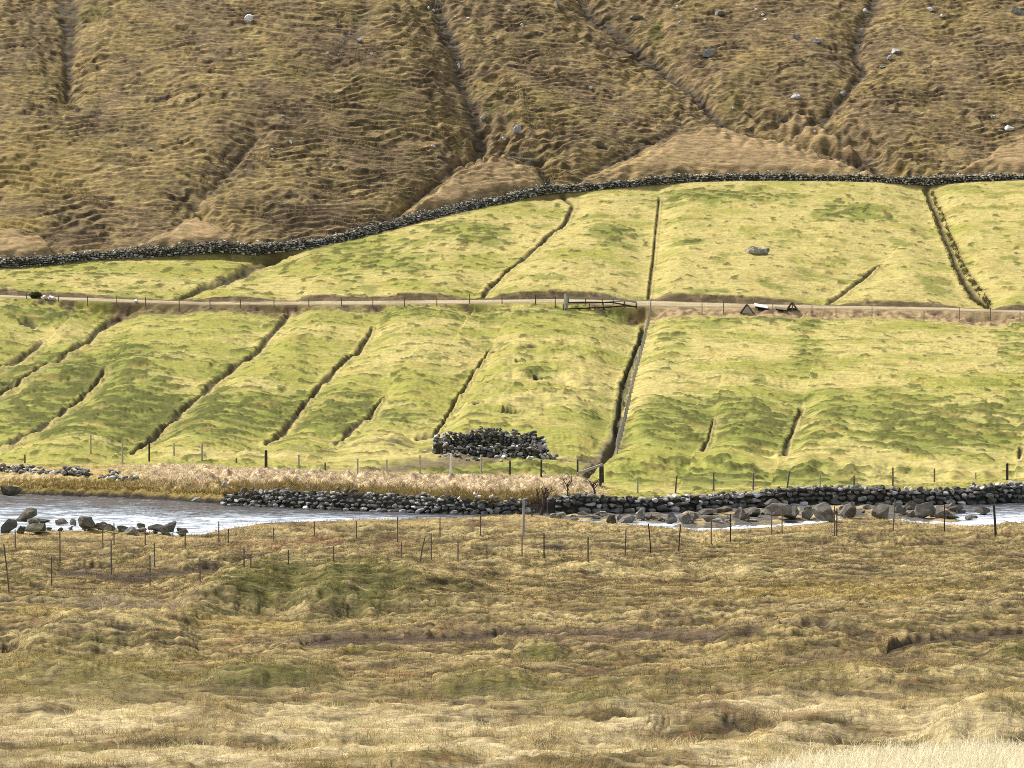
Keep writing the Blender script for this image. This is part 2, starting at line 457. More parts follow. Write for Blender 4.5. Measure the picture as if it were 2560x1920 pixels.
for pts, fr, bk, hh, gr in CRESTS:
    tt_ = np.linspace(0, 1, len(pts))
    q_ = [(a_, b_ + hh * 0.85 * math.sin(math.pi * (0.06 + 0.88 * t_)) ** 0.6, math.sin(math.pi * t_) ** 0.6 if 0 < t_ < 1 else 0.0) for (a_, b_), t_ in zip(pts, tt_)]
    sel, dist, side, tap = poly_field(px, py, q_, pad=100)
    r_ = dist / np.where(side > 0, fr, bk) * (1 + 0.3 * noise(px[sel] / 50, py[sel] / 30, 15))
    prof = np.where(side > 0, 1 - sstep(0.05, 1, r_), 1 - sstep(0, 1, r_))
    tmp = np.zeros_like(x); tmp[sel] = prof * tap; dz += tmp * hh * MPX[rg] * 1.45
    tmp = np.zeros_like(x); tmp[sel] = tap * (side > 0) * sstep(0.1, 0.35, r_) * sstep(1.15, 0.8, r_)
    mixc(rg, tmp * gr * (0.8 + 0.5 * p3), DARKMOSS)  # mossy front, its colour darkened to carry shade under the crest
    tmp = np.zeros_like(x); tmp[sel] = tap * (r_ < 0.5) * sstep(0.16, 0.06, dist / 100) * sstep(-0.6, 0.0, p2[sel]); mixc(rg, tmp * 0.75, (0.5, 0.4, 0.18))  # crest rim painted pale, as if lit
for mx_, my_, hw, fr, bk, hh, gr in MOUNDS[7:]:
    wob = 1 + 0.25 * noise(px / 60, py / 25, int(mx_))
    ry = np.where(py > my_, fr, bk)
    rr = np.hypot((px - mx_) / hw, (py - my_) / ry) * wob
    prof = np.where(py > my_, 1 - sstep(0.15, 1.0, rr), 1 - sstep(0.0, 1.0, rr))
    dz += prof * hh * MPX[rg] * 1.15
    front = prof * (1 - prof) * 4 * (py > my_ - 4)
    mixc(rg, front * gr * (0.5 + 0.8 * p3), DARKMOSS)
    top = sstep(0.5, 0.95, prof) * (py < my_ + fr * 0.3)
    mixc(rg, top * 0.65 * sstep(-0.5, 0.2, p2), STRAW if gr < 0.6 else YEL)  # mound tops in dry grass colour, paled like lit tops
# low ridges, dry crests painted paler as if catching light: (polyline, front px, back px, height px)
RIDGES = [([(1000, 1935), (1080, 1912), (1250, 1880), (1500, 1850), (1750, 1802), (2050, 1724), (2300, 1706), (2620, 1688)], 34, 70, 26),
          ([(1500, 1940), (1800, 1872), (2100, 1812), (2350, 1792), (2620, 1750)], 34, 50, 26),
          ([(1830, 1606), (2000, 1588), (2120, 1578), (2350, 1550), (2620, 1520)], 40, 60, 26),
          ([(1380, 1442), (1650, 1418), (2100, 1432), (2620, 1450)], 20, 40, 12),
          ([(460, 1410), (700, 1405), (1000, 1412), (1300, 1425)], 22, 40, 14),
          ([(-100, 1625), (200, 1620), (420, 1640)], 26, 40, 12),
          ([(860, 1660), (1040, 1650), (1180, 1652), (1260, 1640)], 22, 34, 12),
          ([(0, 1780), (300, 1790), (640, 1775), (950, 1780), (1180, 1800)], 30, 50, 14),
          ([(1000, 1560), (1300, 1540), (1700, 1545), (2050, 1520), (2400, 1490), (2620, 1480)], 24, 60, 10),
          ([(640, 1345), (900, 1335), (1200, 1330), (1500, 1335), (1800, 1345)], 14, 24, 8),
          ([(1180, 1378), (1400, 1368), (1650, 1352), (1850, 1345), (2200, 1352)], 14, 24, 9)]
for pts, fr, bk, hh in RIDGES:
    sel, dist, side, _ = poly_field(px, py, pts, pad=90)
    wob = 1 + 0.35 * noise(px[sel] / 70, py[sel] / 40, 5)
    r_ = dist / np.where(side > 0, fr, bk) * wob
    prof = 1 - sstep(0, 1, r_)
    tmp = np.zeros_like(x); tmp[sel] = prof
    dz += tmp * hh * MPX[rg] * (0.8 + 0.5 * noise(px / 120, py / 60, 9))
    tmp2 = np.zeros_like(x); tmp2[sel] = sstep(1.0, 0.2, dist / 16) * sstep(-0.4, 0.3, p2[sel])
    mixc(rg, tmp2 * 0.7, (0.5, 0.4, 0.19))
ds = d + 2.2 * (dz - macro)
tA = np.abs(noise(x / 2.8 + warp, ds / 3.2 + warp, 31)); tB = np.abs(noise(x / 1.5 + warp, ds / 1.3, 32)); tC = np.abs(noise(x / 0.75, ds / 0.7 + warp, 33)); tD = np.abs(noise(x / 0.36, ds / 0.34, 34))
hum = 0.25 + (tA - 0.25) * 0.17 + (tB - 0.25) * 0.11 + (tC - 0.25) * 0.09 + (tD - 0.25) * 0.06 + noise(x / 0.16, ds / 0.16, 35) * 0.022
hv = 0.55 + 0.6 * sstep(-0.4, 0.5, fbm(x / 9, ds / 7, 36, 2))
rough_near = 0.62 + 0.4 * sstep(1800, 1600, py)
dz += (hum - 0.25) * hv * rough_near * 1.35
mixc(rg, sstep(0.12, 0.03, tB) * sstep(-0.3, 0.2, noise(x / 1.9, ds / 1.1, 37)) * 0.7, (0.075, 0.055, 0.03))  # tussock creases darkened in the colour, standing in for shade
mixc(rg, sstep(0.13, 0.03, tC) * sstep(-0.2, 0.25, noise(x / 1.2, ds / 0.9, 38)) * 0.75, (0.07, 0.052, 0.028))
mixc(rg, sstep(0.14, 0.02, tD) * 0.45, (0.085, 0.063, 0.034))
mixc(rg, sstep(0.32, 0.5, tC + 0.3 * p2) * 0.25, (0.50, 0.39, 0.18))
mixc(rg, sstep(0.2, 0.45, fbm(x / 2.4, ds / 1.6, 39, 3)) * 0.55, (0.085, 0.068, 0.03))
mixc(rg, sstep(0.3, 0.55, fbm(x / 2.0, ds / 2.0, 42, 3)) * 0.3, (0.36, 0.25, 0.07))
mixc(rg, sstep(0.13, 0.03, tC) * 0.5, (0.07, 0.055, 0.03))
dash = fbm(x / 1.7, ds / 0.9, 46, 3)
c *= np.float32(0.88); c[..., 2] *= np.float32(0.93)
mixc(rg, sstep(0.16, 0.34, dash) * 0.72, (0.055, 0.044, 0.02))
mixc(rg, sstep(0.16, 0.36, -dash) * 0.3, (0.50, 0.395, 0.19))
for gx, gy, gw, gh, col, s_ in ((650, 1476, 230, 48, DARKMOSS, 0.75), (900, 1486, 190, 46, DARKMOSS, 0.75), (200, 1700, 420, 90, OLIVE, 0.6), (1500, 1745, 260, 50, DARKMOSS, 0.5), (1220, 1715, 200, 36, DARKMOSS, 0.55),
                               (2320, 1870, 340, 50, OLIVE, 0.6), (1345, 1645, 80, 24, DARKMOSS, 0.75), (620, 1705, 230, 36, DARKMOSS, 0.65), (840, 1690, 120, 20, DARKMOSS, 0.5), (2550, 1650, 90, 30, DARKMOSS, 0.7), (1000, 1900, 300, 40, OLIVE, 0.5),
                               (180, 1880, 240, 30, OLIVE, 0.6), (1500, 1590, 620, 26, BROWN, 0.7), (900, 1600, 320, 22, BROWN, 0.7), (300, 1510, 260, 30, (0.19, 0.145, 0.085), 0.6), (2150, 1660, 300, 34, BROWN, 0.5), (1900, 1700, 300, 26, OLIVE, 0.5),
                               (1850, 1790, 300, 24, BROWN, 0.6), (2100, 1480, 500, 34, YEL, 0.5), (620, 1560, 220, 24, YEL, 0.5), (100, 1530, 120, 20, YEL, 0.5),
                               (900, 1815, 520, 40, (0.54, 0.43, 0.23), 0.6), (250, 1800, 320, 30, (0.5, 0.4, 0.2), 0.5), (2150, 1775, 480, 26, (0.54, 0.43, 0.22), 0.55), (1500, 1865, 420, 26, (0.54, 0.43, 0.22), 0.5), (270, 1563, 190, 14, (0.5, 0.39, 0.16), 0.7), (1600, 1435, 500, 12, (0.48, 0.38, 0.17), 0.5)):
    mixc(rg, min(0.9, s_ * 1.25) * (1 - sstep(0.35, 1.0, np.hypot((px - gx) / gw, (py - gy) / gh) * (1 + 0.35 * noise(px / 60, py / 16, int(gx)) + 0.2 * p4))) * sstep(-0.55, 0.05, fbm(x / 1.3, ds / 1.0, 44, 3)), col)
mixc(rg, sstep(0.2, 0.36, dash) * 0.45, (0.055, 0.044, 0.02))
dz += sstep(0.10, 0.4, -dash) * 0.05 - sstep(0.12, 0.34, dash) * 0.06
for pts, wat in ((STREAM1, 1), (STREAM1B, 0), (STREAM2, 1), (POOL, 1)):
    sel, dist, side, wd = poly_field(px, py, pts, pad=60)
    w_ = wd * (1.0 + 0.5 * noise(px[sel] / 30, py[sel] / 8, 77))
    cut = 1 - sstep(0.5, 2.4, dist / np.maximum(w_, 1))
    dz[sel] = dz[sel] * (1 - cut) + cut * (-0.24 * (0.6 + 0.4 * wat) + 0.5 * dz[sel] * (1 - wat))
    lowf = (side > 0) * (1 - sstep(10, 30, dist)) * wat
    dz[sel] = dz[sel] * (1 - 0.8 * lowf) - 0.12 * lowf * (1 - cut)
    tmp = np.zeros_like(x); tmp[sel] = 1 - sstep(0.8, 3.0, dist / np.maximum(w_, 1))
    mixc(rg, tmp * 0.75, BROWN); mixc(rg, tmp * tmp * 0.7, PEAT)
# peat holes
for hx, hy, hw_, hh_, dep in ((20, 1622, 34, 12, 0.5), (95, 1468, 26, 8, 0.2), (240, 1412, 110, 10, 0.35), (730, 1378, 190, 9, 0.25), (1640, 1395, 120, 8, 0.25),
                              (1380, 1370, 70, 8, 0.22), (1650, 1815, 34, 10, 0.3), (1830, 1812, 30, 8, 0.22), (310, 1600, 46, 8, 0.2), (1160, 1760, 40, 8, 0.15)):
    q = 1 - sstep(0.4, 1.0, np.hypot((px - hx) / hw_, (py - hy) / hh_) * (1 + 0.3 * noise(px / 12, py / 6, 3)))
    dz -= q * dep * 0.6; mixc(rg, q * 0.85, PEAT)
mixc(rg, sstep(1690, 1860, py) * sstep(-0.25, 0.3, p2 + 0.3 * p3) * 0.6, (0.56, 0.45, 0.25))
mixc(rg, sstep(-10, 25, py - np.interp(px, [1880, 1960, 2060, 2150, 2250, 2350, 2450, 2560, 2720], [1950, 1925, 1905, 1895, 1885, 1875, 1868, 1872, 1860])) * sstep(1850, 1950, px) * 0.9, (0.80, 0.70, 0.47))
reddish = 1 - sstep(0.3, 1.0, np.hypot((px - 740) / 330, (py - 1360) / 30)); mixc(rg, reddish * 0.55 * sstep(-0.4, 0.3, p4), RUST)
near_edge = sstep(40, 6, py - nb[None, :]) * (d < d7[None, :] + 0.01)
mixc(rg, near_edge * 0.6 * sstep(-0.5, 0.2, p2), STRAW)
dz *= sstep(0.0, 3.0, (d7[None, :] - d)) * 0.85 + 0.15
bed = d > d7[None, :] + 0.2
mixc(rg, bed * 1.0, (0.12, 0.09, 0.065))
k8 = start['k8']
fr_bed = np.clip((d - d7[None, :] - 0.8) / (d9[None, :] - d7[None, :] - 1.2), 0, 1)
bar = sstep(0.30, 0.5, fr_bed) * sstep(1620, 1720, px) * sstep(2440, 2380, px) * bed
bar = np.maximum(bar, sstep(0.45, 0.65, fr_bed) * sstep(1350, 1400, px) * sstep(1760, 1640, px) * bed * 0.9)
dz += bar * (0.62 + 0.12 * noise(x / 0.8, d / 0.8, 81))
mixc(rg, bar, (0.12, 0.108, 0.09))
mixc(rg, bar * sstep(0.1, 0.3, fbm(x / 1.2, d / 1.6, 83, 3)), STRAW)
dz = np.where(bed & (bar < 0.05), 0.0, dz)
DZ[rg] = dz

# ---- far bank with rank bleached grass
rg = sl('k9', 'k11')
x, d, px, py = X[rg], D[rg], PX[rg], PY[rg]
tb = np.clip((d - d10[None, :]) / (d11[None, :] - d10[None, :]), 0, 1)
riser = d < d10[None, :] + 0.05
dz = (np.abs(noise(x / 0.9, d / 1.3, 91)) * 0.55 + np.abs(noise(x / 0.42, d / 0.6, 92)) * 0.3 + noise(x / 0.2, d / 0.2, 93) * 0.04 - 0.12)
reed = (sstep(270, 460, px) + 0.35 * sstep(270, 100, px) * sstep(0.75, 0.45, tb)).clip(0, 1) * sstep(1530, 1440, px)
dz *= np.where(riser, 0.3, 0.35 + 0.65 * reed)
c = COV[rg]; c[:] = YEL
q1 = fbm(x / 3, d / 2, 95, 4)
mixc(rg, sstep(-0.2, 0.3, q1) * 0.6, STRAW)
mixc(rg, sstep(0.05, 0.4, -q1) * (1 - reed) * 0.7, GREEN)
mixc(rg, reed * 0.95, PINK)
mixc(rg, reed * sstep(0.1, 0.4, q1) * 0.5, HAY)
mixc(rg, reed * sstep(0.1, 0.35, fbm(x / 0.8, d / 1.6, 97, 3)) * 0.7, (0.30, 0.19, 0.12))
mixc(rg, reed * sstep(0.3, 0.0, tb) * 0.75, YEL)
mixc(rg, sstep(1500, 1560, px) * 0.7, GRASS)
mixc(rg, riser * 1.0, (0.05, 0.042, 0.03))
grass_lip = riser & (px < 560); mixc(rg, grass_lip * sstep(0.2, 0.6, (PY[rg] - bt[None, :]) / np.maximum(wf - bt, 1)[None, :] * -1 + 1) * 0.9, YEL)
DZ[rg] = dz * sstep(-0.05, 0.6, d - d9[None, :]) * (1 - 0.6 * sstep(0.8, 1, tb))

# ---- fields
DITCH = [  # (polyline with half width px, depth m)
    ([(712, 618, 17), (640, 652, 16), (570, 682, 14), (500, 708, 12), (440, 738, 9)], 0.851),
    ([(1395, 474, 7), (1432, 500, 7), (1410, 545, 5), (1370, 580, 5), (1330, 615, 5), (1270, 662, 5), (1220, 706, 6), (1200, 738, 7)], 0.9),
    ([(1648, 486, 4), (1640, 560, 4), (1632, 640, 4), (1620, 736, 5)], 0.8),
    ([(2312, 455, 8), (2345, 530, 9), (2368, 590, 9), (2390, 645, 10), (2412, 690, 11), (2440, 724, 12), (2466, 748, 7)], 0.9),
    ([(2200, 650, 3), (2150, 688, 6), (2110, 720, 5), (2068, 748, 5)], 0.5),
    ([(300, 780, 9), (266, 790, 8), (215, 830, 8), (170, 855, 7), (110, 892, 6), (40, 935, 5), (-40, 970, 5)], 0.7),
    ([(104, 827, 6), (60, 856, 7), (0, 885, 7), (-60, 905, 7)], 0.6),
    ([(722, 768, 9), (690, 802, 8), (650, 850, 8), (590, 893, 8), (530, 940, 9), (490, 977, 10), (430, 1032, 9), (380, 1070, 8), (330, 1104, 6)], 0.85),
    ([(930, 812, 5), (900, 850, 7), (850, 892, 6), (800, 940, 8), (760, 990, 8), (710, 1050, 9), (665, 1082, 7)], 0.75),
    ([(962, 970, 3), (930, 1010, 5), (880, 1050, 9), (840, 1082, 8)], 0.5),
    ([(1226, 855, 4), (1190, 905, 4), (1150, 960, 5), (1110, 1030, 5), (1086, 1060, 7), (1045, 1068, 8)], 0.7),
    ([(258, 918, 5), (200, 975, 6), (150, 1012, 8), (90, 1050, 8), (0, 1088, 8), (-60, 1110, 8)], 0.6),
    ([(1608, 792, 9), (1598, 835, 7), (1572, 900, 8), (1556, 950, 9), (1546, 1020, 7), (1538, 1075, 12), (1510, 1130, 18), (1450, 1180, 8)], 0.851),
    ([(2002, 1004, 8), (1990, 1040, 7), (1970, 1090, 8), (1958, 1124, 9)], 0.45),
    ([(1782, 1045, 3), (1772, 1090, 4), (1748, 1130, 8)], 0.3),
    ([(2552, 1110, 6), (2548, 1130, 6)], 0.3)]
LEFTNEG = False
def field(rg, lower):
    x, d, px, py = X[rg], D[rg], PX[rg], PY[rg]
    z = Z0[rg]
    dz = (fbm(x / 22, d / 22, 101, 3) * 0.35 + fbm(x / 7, d / 12, 102, 2) * 0.22) * sstep(0, 12, np.minimum(d - d[0:1], d[-1:] - d))
    tf = 0.4 + 0.45 * sstep(-0.3, 0.4, fbm(x / 12, d / 10, 103, 2))
    k = 1.0 if lower else 0.8
    tuft = (np.abs(noise(x / 2.3, d / 3.6, 105)) * 0.22 + np.abs(noise(x / 1.0, d / 1.9, 106)) * 0.15 + np.abs(noise(x / 0.48, d / 0.9, 107)) * 0.11 + noise(x / 0.24, d / 0.42, 108) * 0.05)
    dz += (tuft - 0.12) * tf * k
    c = COV[rg]; c[:] = GRASS
    a1 = fbm(x / 18, d / 20, 111, 4); a2 = fbm(x / 5, d / 9, 115, 4); a3 = fbm(x / 1.9, d / 3.6, 119, 3); a4 = fbm(x / 3.5, d / 9, 123, 3)
    right = sstep(1100, 1700, px)
    dry = 0.35 + 0.35 * right + (0.0 if lower else 0.2)
    mixc(rg, sstep(-0.25, 0.35, a1 + a2 * 0.5 + dry - 0.45) * 0.85, HAY)
    greenzone = np.zeros_like(x)
    for gx, gy, gw, gh, gs in ((120, 930, 460, 110, 0.9), (330, 1020, 560, 90, 1.0), (800, 1010, 320, 70, 0.7), (1850, 1050, 460, 100, 0.9), (2350, 1060, 380, 110, 0.9),
                               (1680, 860, 60, 90, 0.5), (2020, 870, 60, 110, 0.6), (60, 770, 180, 20, 0.9), (1180, 780, 300, 22, 0.5), (1900, 800, 330, 16, 0.7),
                               (1800, 490, 280, 30, 0.8), (2130, 530, 160, 40, 0.7), (1550, 580, 90, 40, 0.7), (1180, 580, 140, 40, 0.6), (900, 640, 220, 70, 0.4),
                               (1340, 930, 70, 16, 0.9), (1730, 605, 60, 10, 0.9), (1480, 780, 150, 14, 0.7), (130, 670, 260, 30, 0.3), (1250, 1170, 350, 30, 0.6),
                               (1900, 1190, 500, 40, 0.8), (2540, 860, 60, 90, 0.6)):
        greenzone = np.maximum(greenzone, gs * (1 - sstep(0.3, 1.0, np.hypot((px - gx) / gw, (py - gy) / gh) * (1 + 0.35 * noise(px / 90, py / 50, int(gx))))))
    mixc(rg, greenzone * (0.55 + 0.5 * a2), LUSH)
    mixc(rg, sstep(0.0, 0.35, a2 + 0.6 * greenzone - 0.15) * 0.7, GREEN)
    mixc(rg, sstep(0.14, 0.34, a3 + 0.6 * greenzone - 0.12 - 0.12 * right) * 0.8, DKGREEN)
    mixc(rg, sstep(0.2, 0.45, fbm(x / 0.8, d / 1.8, 127, 3)) * 0.2, OLIVE)
    mixc(rg, sstep(0.2, 0.5, a4) * 0.35, YEL)
    dz += sstep(0.14, 0.34, a3 + 0.42 * greenzone - 0.10 - 0.1 * right) * 0.13
    for pts, dep in DITCH:
        sel, dist, side, w_ = poly_field(px, py, pts, pad=190)
        if sel[0].size == 0: continue
        ww = 0.8 * w_ * (1 + 0.35 * noise(px[sel] / 16, py[sel] / 7, 131) + 0.45 * noise(px[sel] / 40, py[sel] / 30, 132))
        dep0 = dep
        dep = (dep if dep == 0.851 else dep * 0.6) * (0.62 + 0.35 * noise(px[sel] / 30, py[sel] / 22, 134))
        dz[sel] -= 0.92 * np.exp(-(dist / np.where((side < 0) == LEFTNEG, 84, 40)) ** 2) * min(1, dep0 / 0.6)
        q = 1 - sstep(0.0, 1.35, dist / np.maximum(ww, 1))
        fray = 1 - sstep(0.6, 2.3, dist / np.maximum(ww, 1) * (1 + 0.7 * noise(px[sel] / 10, py[sel] / 4, 133)))
        dz[sel] -= q * dep
        dz[sel] += 0.12 * sstep(2.6, 1.3, dist / w_) * (1 - q)
        tmp = np.zeros_like(x); tmp[sel] = fray; mixc(rg, tmp * 0.45, OLIVE)
        tmp = np.zeros_like(x); tmp[sel] = ((side < 0) != LEFTNEG) * sstep(0.8, 1.4, dist / np.maximum(ww, 1)) * sstep(26, 8, dist); mixc(rg, tmp * 0.55, HAY)  # right lip of the ditch painted bright as if sunlit
        tmp = np.zeros_like(x); tmp[sel] = q; mixc(rg, tmp * 0.9, (0.065, 0.05, 0.032))
    if lower:
        sel, dist, side, w_ = poly_field(px, py, [(1556, 1030, 8), (1536, 1085, 26), (1508, 1130, 34), (1445, 1172, 16)], pad=90)
        tmp = np.zeros_like(x); tmp[sel] = 1 - sstep(0.4, 1.3, dist / w_ * (1 + 0.5 * noise(px[sel] / 12, py[sel] / 8, 137))); mixc(rg, tmp * 0.75, (0.135, 0.105, 0.07))
        sel, dist, side, w_ = poly_field(px, py, [(1606, 800, 6), (1580, 890, 7), (1560, 950, 12), (1546, 1010, 9), (1538, 1060, 10)], pad=60)
        tmp = np.zeros_like(x); tmp[sel] = 1 - sstep(0.5, 1.6, dist / w_ * (1 + 0.7 * noise(px[sel] / 8, py[sel] / 9, 138))); mixc(rg, tmp * 0.8, (0.06, 0.058, 0.028)); dz += tmp * np.abs(noise(x / 0.8, d / 2.0, 139)) * 0.5
    # old turf bank and rough ground by the ruin
    BANKS = [([(-60, 936), (140, 920), (260, 916), (440, 902), (520, 896)], 10, 22, 9), ([(800, 812), (880, 808), (930, 812)], 8, 16, 7),
             ([(1500, 1168), (1620, 1150), (1900, 1150), (2200, 1160), (2600, 1168)], 34, 30, 20), ([(980, 1095), (1100, 1078), (1300, 1080), (1480, 1085)], 14, 22, 7),
             ([(1170, 1020), (1330, 1000), (1480, 1010), (1540, 1000)], 20, 30, 16), ([(1220, 870), (1290, 862), (1400, 858)], 10, 16, 8), ([(1330, 985), (1410, 985)], 6, 12, 6)]
    for pts, fr, bk, hh in BANKS:
        sel, dist, side, _ = poly_field(px, py, pts, pad=60)
        if sel[0].size == 0: continue
        r_ = dist / np.where(side > 0, fr, bk) * (1 + 0.5 * noise(px[sel] / 40, py[sel] / 25, 6))
        dz[sel] += (1 - sstep(0, 1, r_)) * hh * MPX[rg][sel]
    rough = (1 - sstep(0.5, 1.0, np.hypot((px - 1330) / 240, (py - 940) / 120))) if lower else 0
    if lower:
        dz += rough * (np.abs(noise(x / 3.2 + 0.4 * a2, d / 5.5, 141)) * 0.55 - 0.15 + np.abs(noise(x / 1.2, d / 3.0, 142)) * 0.22)
        mixc(rg, rough * 0.45 * sstep(0.0, 0.4, a2), HAY)
        for hx, hy, hw_, hh_ in ((1250, 866, 24, 6), (1330, 868, 16, 5), (1345, 940, 16, 5), (1265, 908, 14, 4), (1295, 902, 10, 4), (1240, 945, 30, 6), (1390, 982, 34, 5), (1290, 1030, 60, 8),
                                 (1470, 1000, 28, 8), (1190, 1015, 26, 8), (1200, 932, 14, 5), (70, 786, 32, 8), (20, 930, 20, 8), (1415, 1190, 40, 5)):
            q = 1 - sstep(0.4, 1.0, np.hypot((px - hx) / hw_, (py - hy) / hh_) * (1 + 0.3 * noise(px / 8, py / 5, 3)))
            dz -= q * 0.45; mixc(rg, q * 0.8, PEAT)
        # trodden track past the ruin
        for pts in ([(880, 1196, 12), (1000, 1164, 14), (1160, 1150, 12), (1400, 1132, 9), (1530, 1118, 10)], [(870, 1110, 4), (960, 1098, 5), (1080, 1118, 6)]):
            sel, dist, side, w_ = poly_field(px, py, pts, pad=60)
            tmp = np.zeros_like(x); tmp[sel] = 1 - sstep(0.4, 1.4, dist / w_ * (1 + 0.5 * noise(px[sel] / 25, py[sel] / 8, 4)))
            dz -= tmp * 0.12; mixc(rg, tmp * 0.85, (0.13, 0.098, 0.058))
        # rank verge under the road
        v = sstep(-14, 6, py * -1 + rv[None, :] + 4) * (d > 380)
        vz = sstep(8, -4, py - rv[None, :]) * (d > 400)
        mixc(rg, vz * sstep(240, 300, px) * sstep(1380, 600, px) * 0.8, BROWN)
        mixc(rg, vz * sstep(1580, 1660, px) * 0.85, (0.36, 0.25, 0.14))
        mixc(rg, vz * sstep(0.0, 0.4, a3) * 0.7, (0.10, 0.065, 0.04))
        dz += vz * noise(x / 0.9, d / 0.9, 151) * 0.25
    else:
        # the cut bank above the road
        cb = sstep(3.2, 0.6, d - d[0:1]) * (d < 437)
        mixc(rg, cb * 0.9, (0.09, 0.062, 0.038))
        mixc(rg, cb * sstep(0.1, 0.4, a3) * 0.6, (0.28, 0.19, 0.1))
        dz += cb * noise(x / 1.2, d / 0.7, 153) * 0.16
        wl_ = sstep(5.0, 1.0, d[-1:] - d)
        mixc(rg, wl_ * 0.6 * sstep(1650, 1300, px), OLIVE)
        dz -= wl_ * 0.25 * sstep(900, 300, px)
        for hx, hy in ((2160, 722), (1010, 745)):
            pass
    edge = sstep(0.0, 1.5, np.minimum(d - d[0:1], d[-1:] - d))
    return dz * edge
rgL = sl('k11', 'k14')
DZ[rgL] = field(rgL, True)
rgU = sl('k15', 'k17')
DZ[rgU] = field(rgU, False)
rg = sl('k14', 'k15')
x, d, px, py = X[rg], D[rg], PX[rg], PY[rg]
COV[rg] = GRAVEL
e1 = fbm(x / 2.0, d / 0.8, 161, 3)
mixc(rg, sstep(0.1, 0.5, e1) * 0.5, STRAW)
mixc(rg, sstep(0.6, 0.9, np.abs(noise(x / 9, d / 4, 163)) + 0.3 * e1) * 0.6, (0.2, 0.16, 0.1))
hide = sstep(300, 380, px) * sstep(1000, 700, px); mixc(rg, hide * sstep(-0.1, 0.3, e1) * 0.5, BROWN)
mixc(rg, sstep(-0.1, 0.25, fbm(x / 5, d / 1.5, 165, 3)) * 0.55, (0.24, 0.19, 0.10))
mixc(rg, sstep(1.3, 0.4, np.abs(d - 427.2)) * 0.8, (0.22, 0.17, 0.08))
mixc(rg, sstep(0.5, 0.2, np.abs(d - 429.3)) * 0.45, (0.27, 0.24, 0.10))

# ---- hillside
rg = sl('k17', 'k19')
x, d, px, py, zb = X[rg], D[rg], PX[rg], PY[rg], Z0[rg]
up = sstep(0, 3.0, d - d[0:1])
dz = fbm(x / 34, zb / 16, 201, 2) * 1.3 * sstep(0, 25, d - d[0:1])
HG = [  # gullies: polyline with half width px, depth m
    ([(165, -80, 40), (168, 0, 36), (175, 60, 26), (172, 130, 16), (170, 225, 8)], 2.2),
    ([(1080, -60, 20), (1105, 30, 22), (1140, 110, 24), (1160, 190, 18), (1185, 240, 22), (1200, 300, 24), (1196, 345, 18)], 2.6),
    ([(1196, 345, 14), (1130, 402, 12), (1040, 478, 10), (985, 535, 6)], 1.5),
    ([(1235, 340, 14), (1300, 372, 12), (1342, 392, 18), (1375, 440, 16), (1392, 474, 14)], 1.8),
    ([(1440, -60, 16), (1480, 10, 18), (1560, 62, 20), (1610, 108, 22), (1650, 132, 12), (1725, 195, 14), (1800, 268, 12), (1845, 302, 12), (1950, 322, 12), (2050, 356, 12), (2130, 378, 12), (2230, 422, 10), (2310, 452, 8)], 2.6),
    ([(2200, -60, 20), (2180, 0, 18), (2150, 60, 18), (2138, 120, 14), (2160, 160, 14), (2115, 230, 10), (2060, 272, 12), (1985, 314, 10)], 1.8),
    ([(2070, 300, 10), (2110, 340, 8), (2190, 390, 8), (2270, 440, 6)], 1.2),
    ([(640, 335, 8), (560, 420, 10), (490, 490, 14), (470, 520, 10)], 1.2),
    ([(500, 520, 6), (560, 565, 6), (620, 606, 6)], 1.4),
    ([(1690, 310, 8), (1620, 350, 14), (1520, 400, 12), (1430, 440, 8)], 1.2),
    ([(110, 590, 8), (150, 640, 10)], 0.8), ([(940, -60, 30), (900, 60, 26), (830, 160, 18)], 0.9)]
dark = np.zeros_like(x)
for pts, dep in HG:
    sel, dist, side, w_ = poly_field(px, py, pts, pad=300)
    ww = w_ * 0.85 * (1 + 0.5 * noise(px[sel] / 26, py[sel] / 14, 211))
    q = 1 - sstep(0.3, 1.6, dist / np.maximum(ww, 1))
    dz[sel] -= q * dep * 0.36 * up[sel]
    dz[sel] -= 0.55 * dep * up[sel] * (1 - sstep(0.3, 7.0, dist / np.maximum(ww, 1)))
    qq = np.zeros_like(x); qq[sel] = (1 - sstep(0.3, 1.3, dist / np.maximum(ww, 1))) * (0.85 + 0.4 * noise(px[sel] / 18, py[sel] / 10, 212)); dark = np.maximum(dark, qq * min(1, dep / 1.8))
# pale debris fans
FANS = [([(1205, 385), (1030, 510), (960, 560), (1385, 470), (1340, 410)], 26), ([(1810, 285), (1440, 455), (2290, 450), (2060, 380)], 30), ([(500, 540), (300, 640), (640, 610)], 18), ([(-60, 570), (110, 600), (160, 650), (-60, 650)], 14),
        ([(2560, 340), (2400, 430), (2640, 440)], 20), ([(1990, 270), (1930, 310), (2130, 360)], 10)]
fan = np.zeros_like(x)
def inside(px, py, poly):
    r = np.zeros(px.shape, bool); n = len(poly); j = n - 1
    for i in range(n):
        xi, yi = poly[i]; xj, yj = poly[j]
        r ^= ((yi > py) != (yj > py)) & (px < (xj - xi) * (py - yi) / (yj - yi + 1e-9) + xi)
        j = i
    return r
for poly, fe in FANS:
    pp = poly + [poly[0]]
    sel, dist, side, _ = poly_field(px, py, pp, pad=60)
    ins = inside(px[sel], py[sel], poly)
    sd_ = np.where(ins, dist, -dist) + 14 * noise(px[sel] / 40, py[sel] / 25, 221)
    t = np.zeros_like(x); t[sel] = sstep(-8, fe, sd_)
    fan = np.maximum(fan, t)
dz += fan * 1.0 * up
smooth_ = np.clip(1 - 0.7 * fan, 0.25, 1)
w1 = noise(x / 9, zb / 4, 231); w2 = noise(x / 2.6, zb / 1.3, 232); w3 = noise(x / 0.9, zb / 0.5, 233)
riser_shade = np.zeros_like(x)  # dark bands painted on the terracette risers in place of shadow
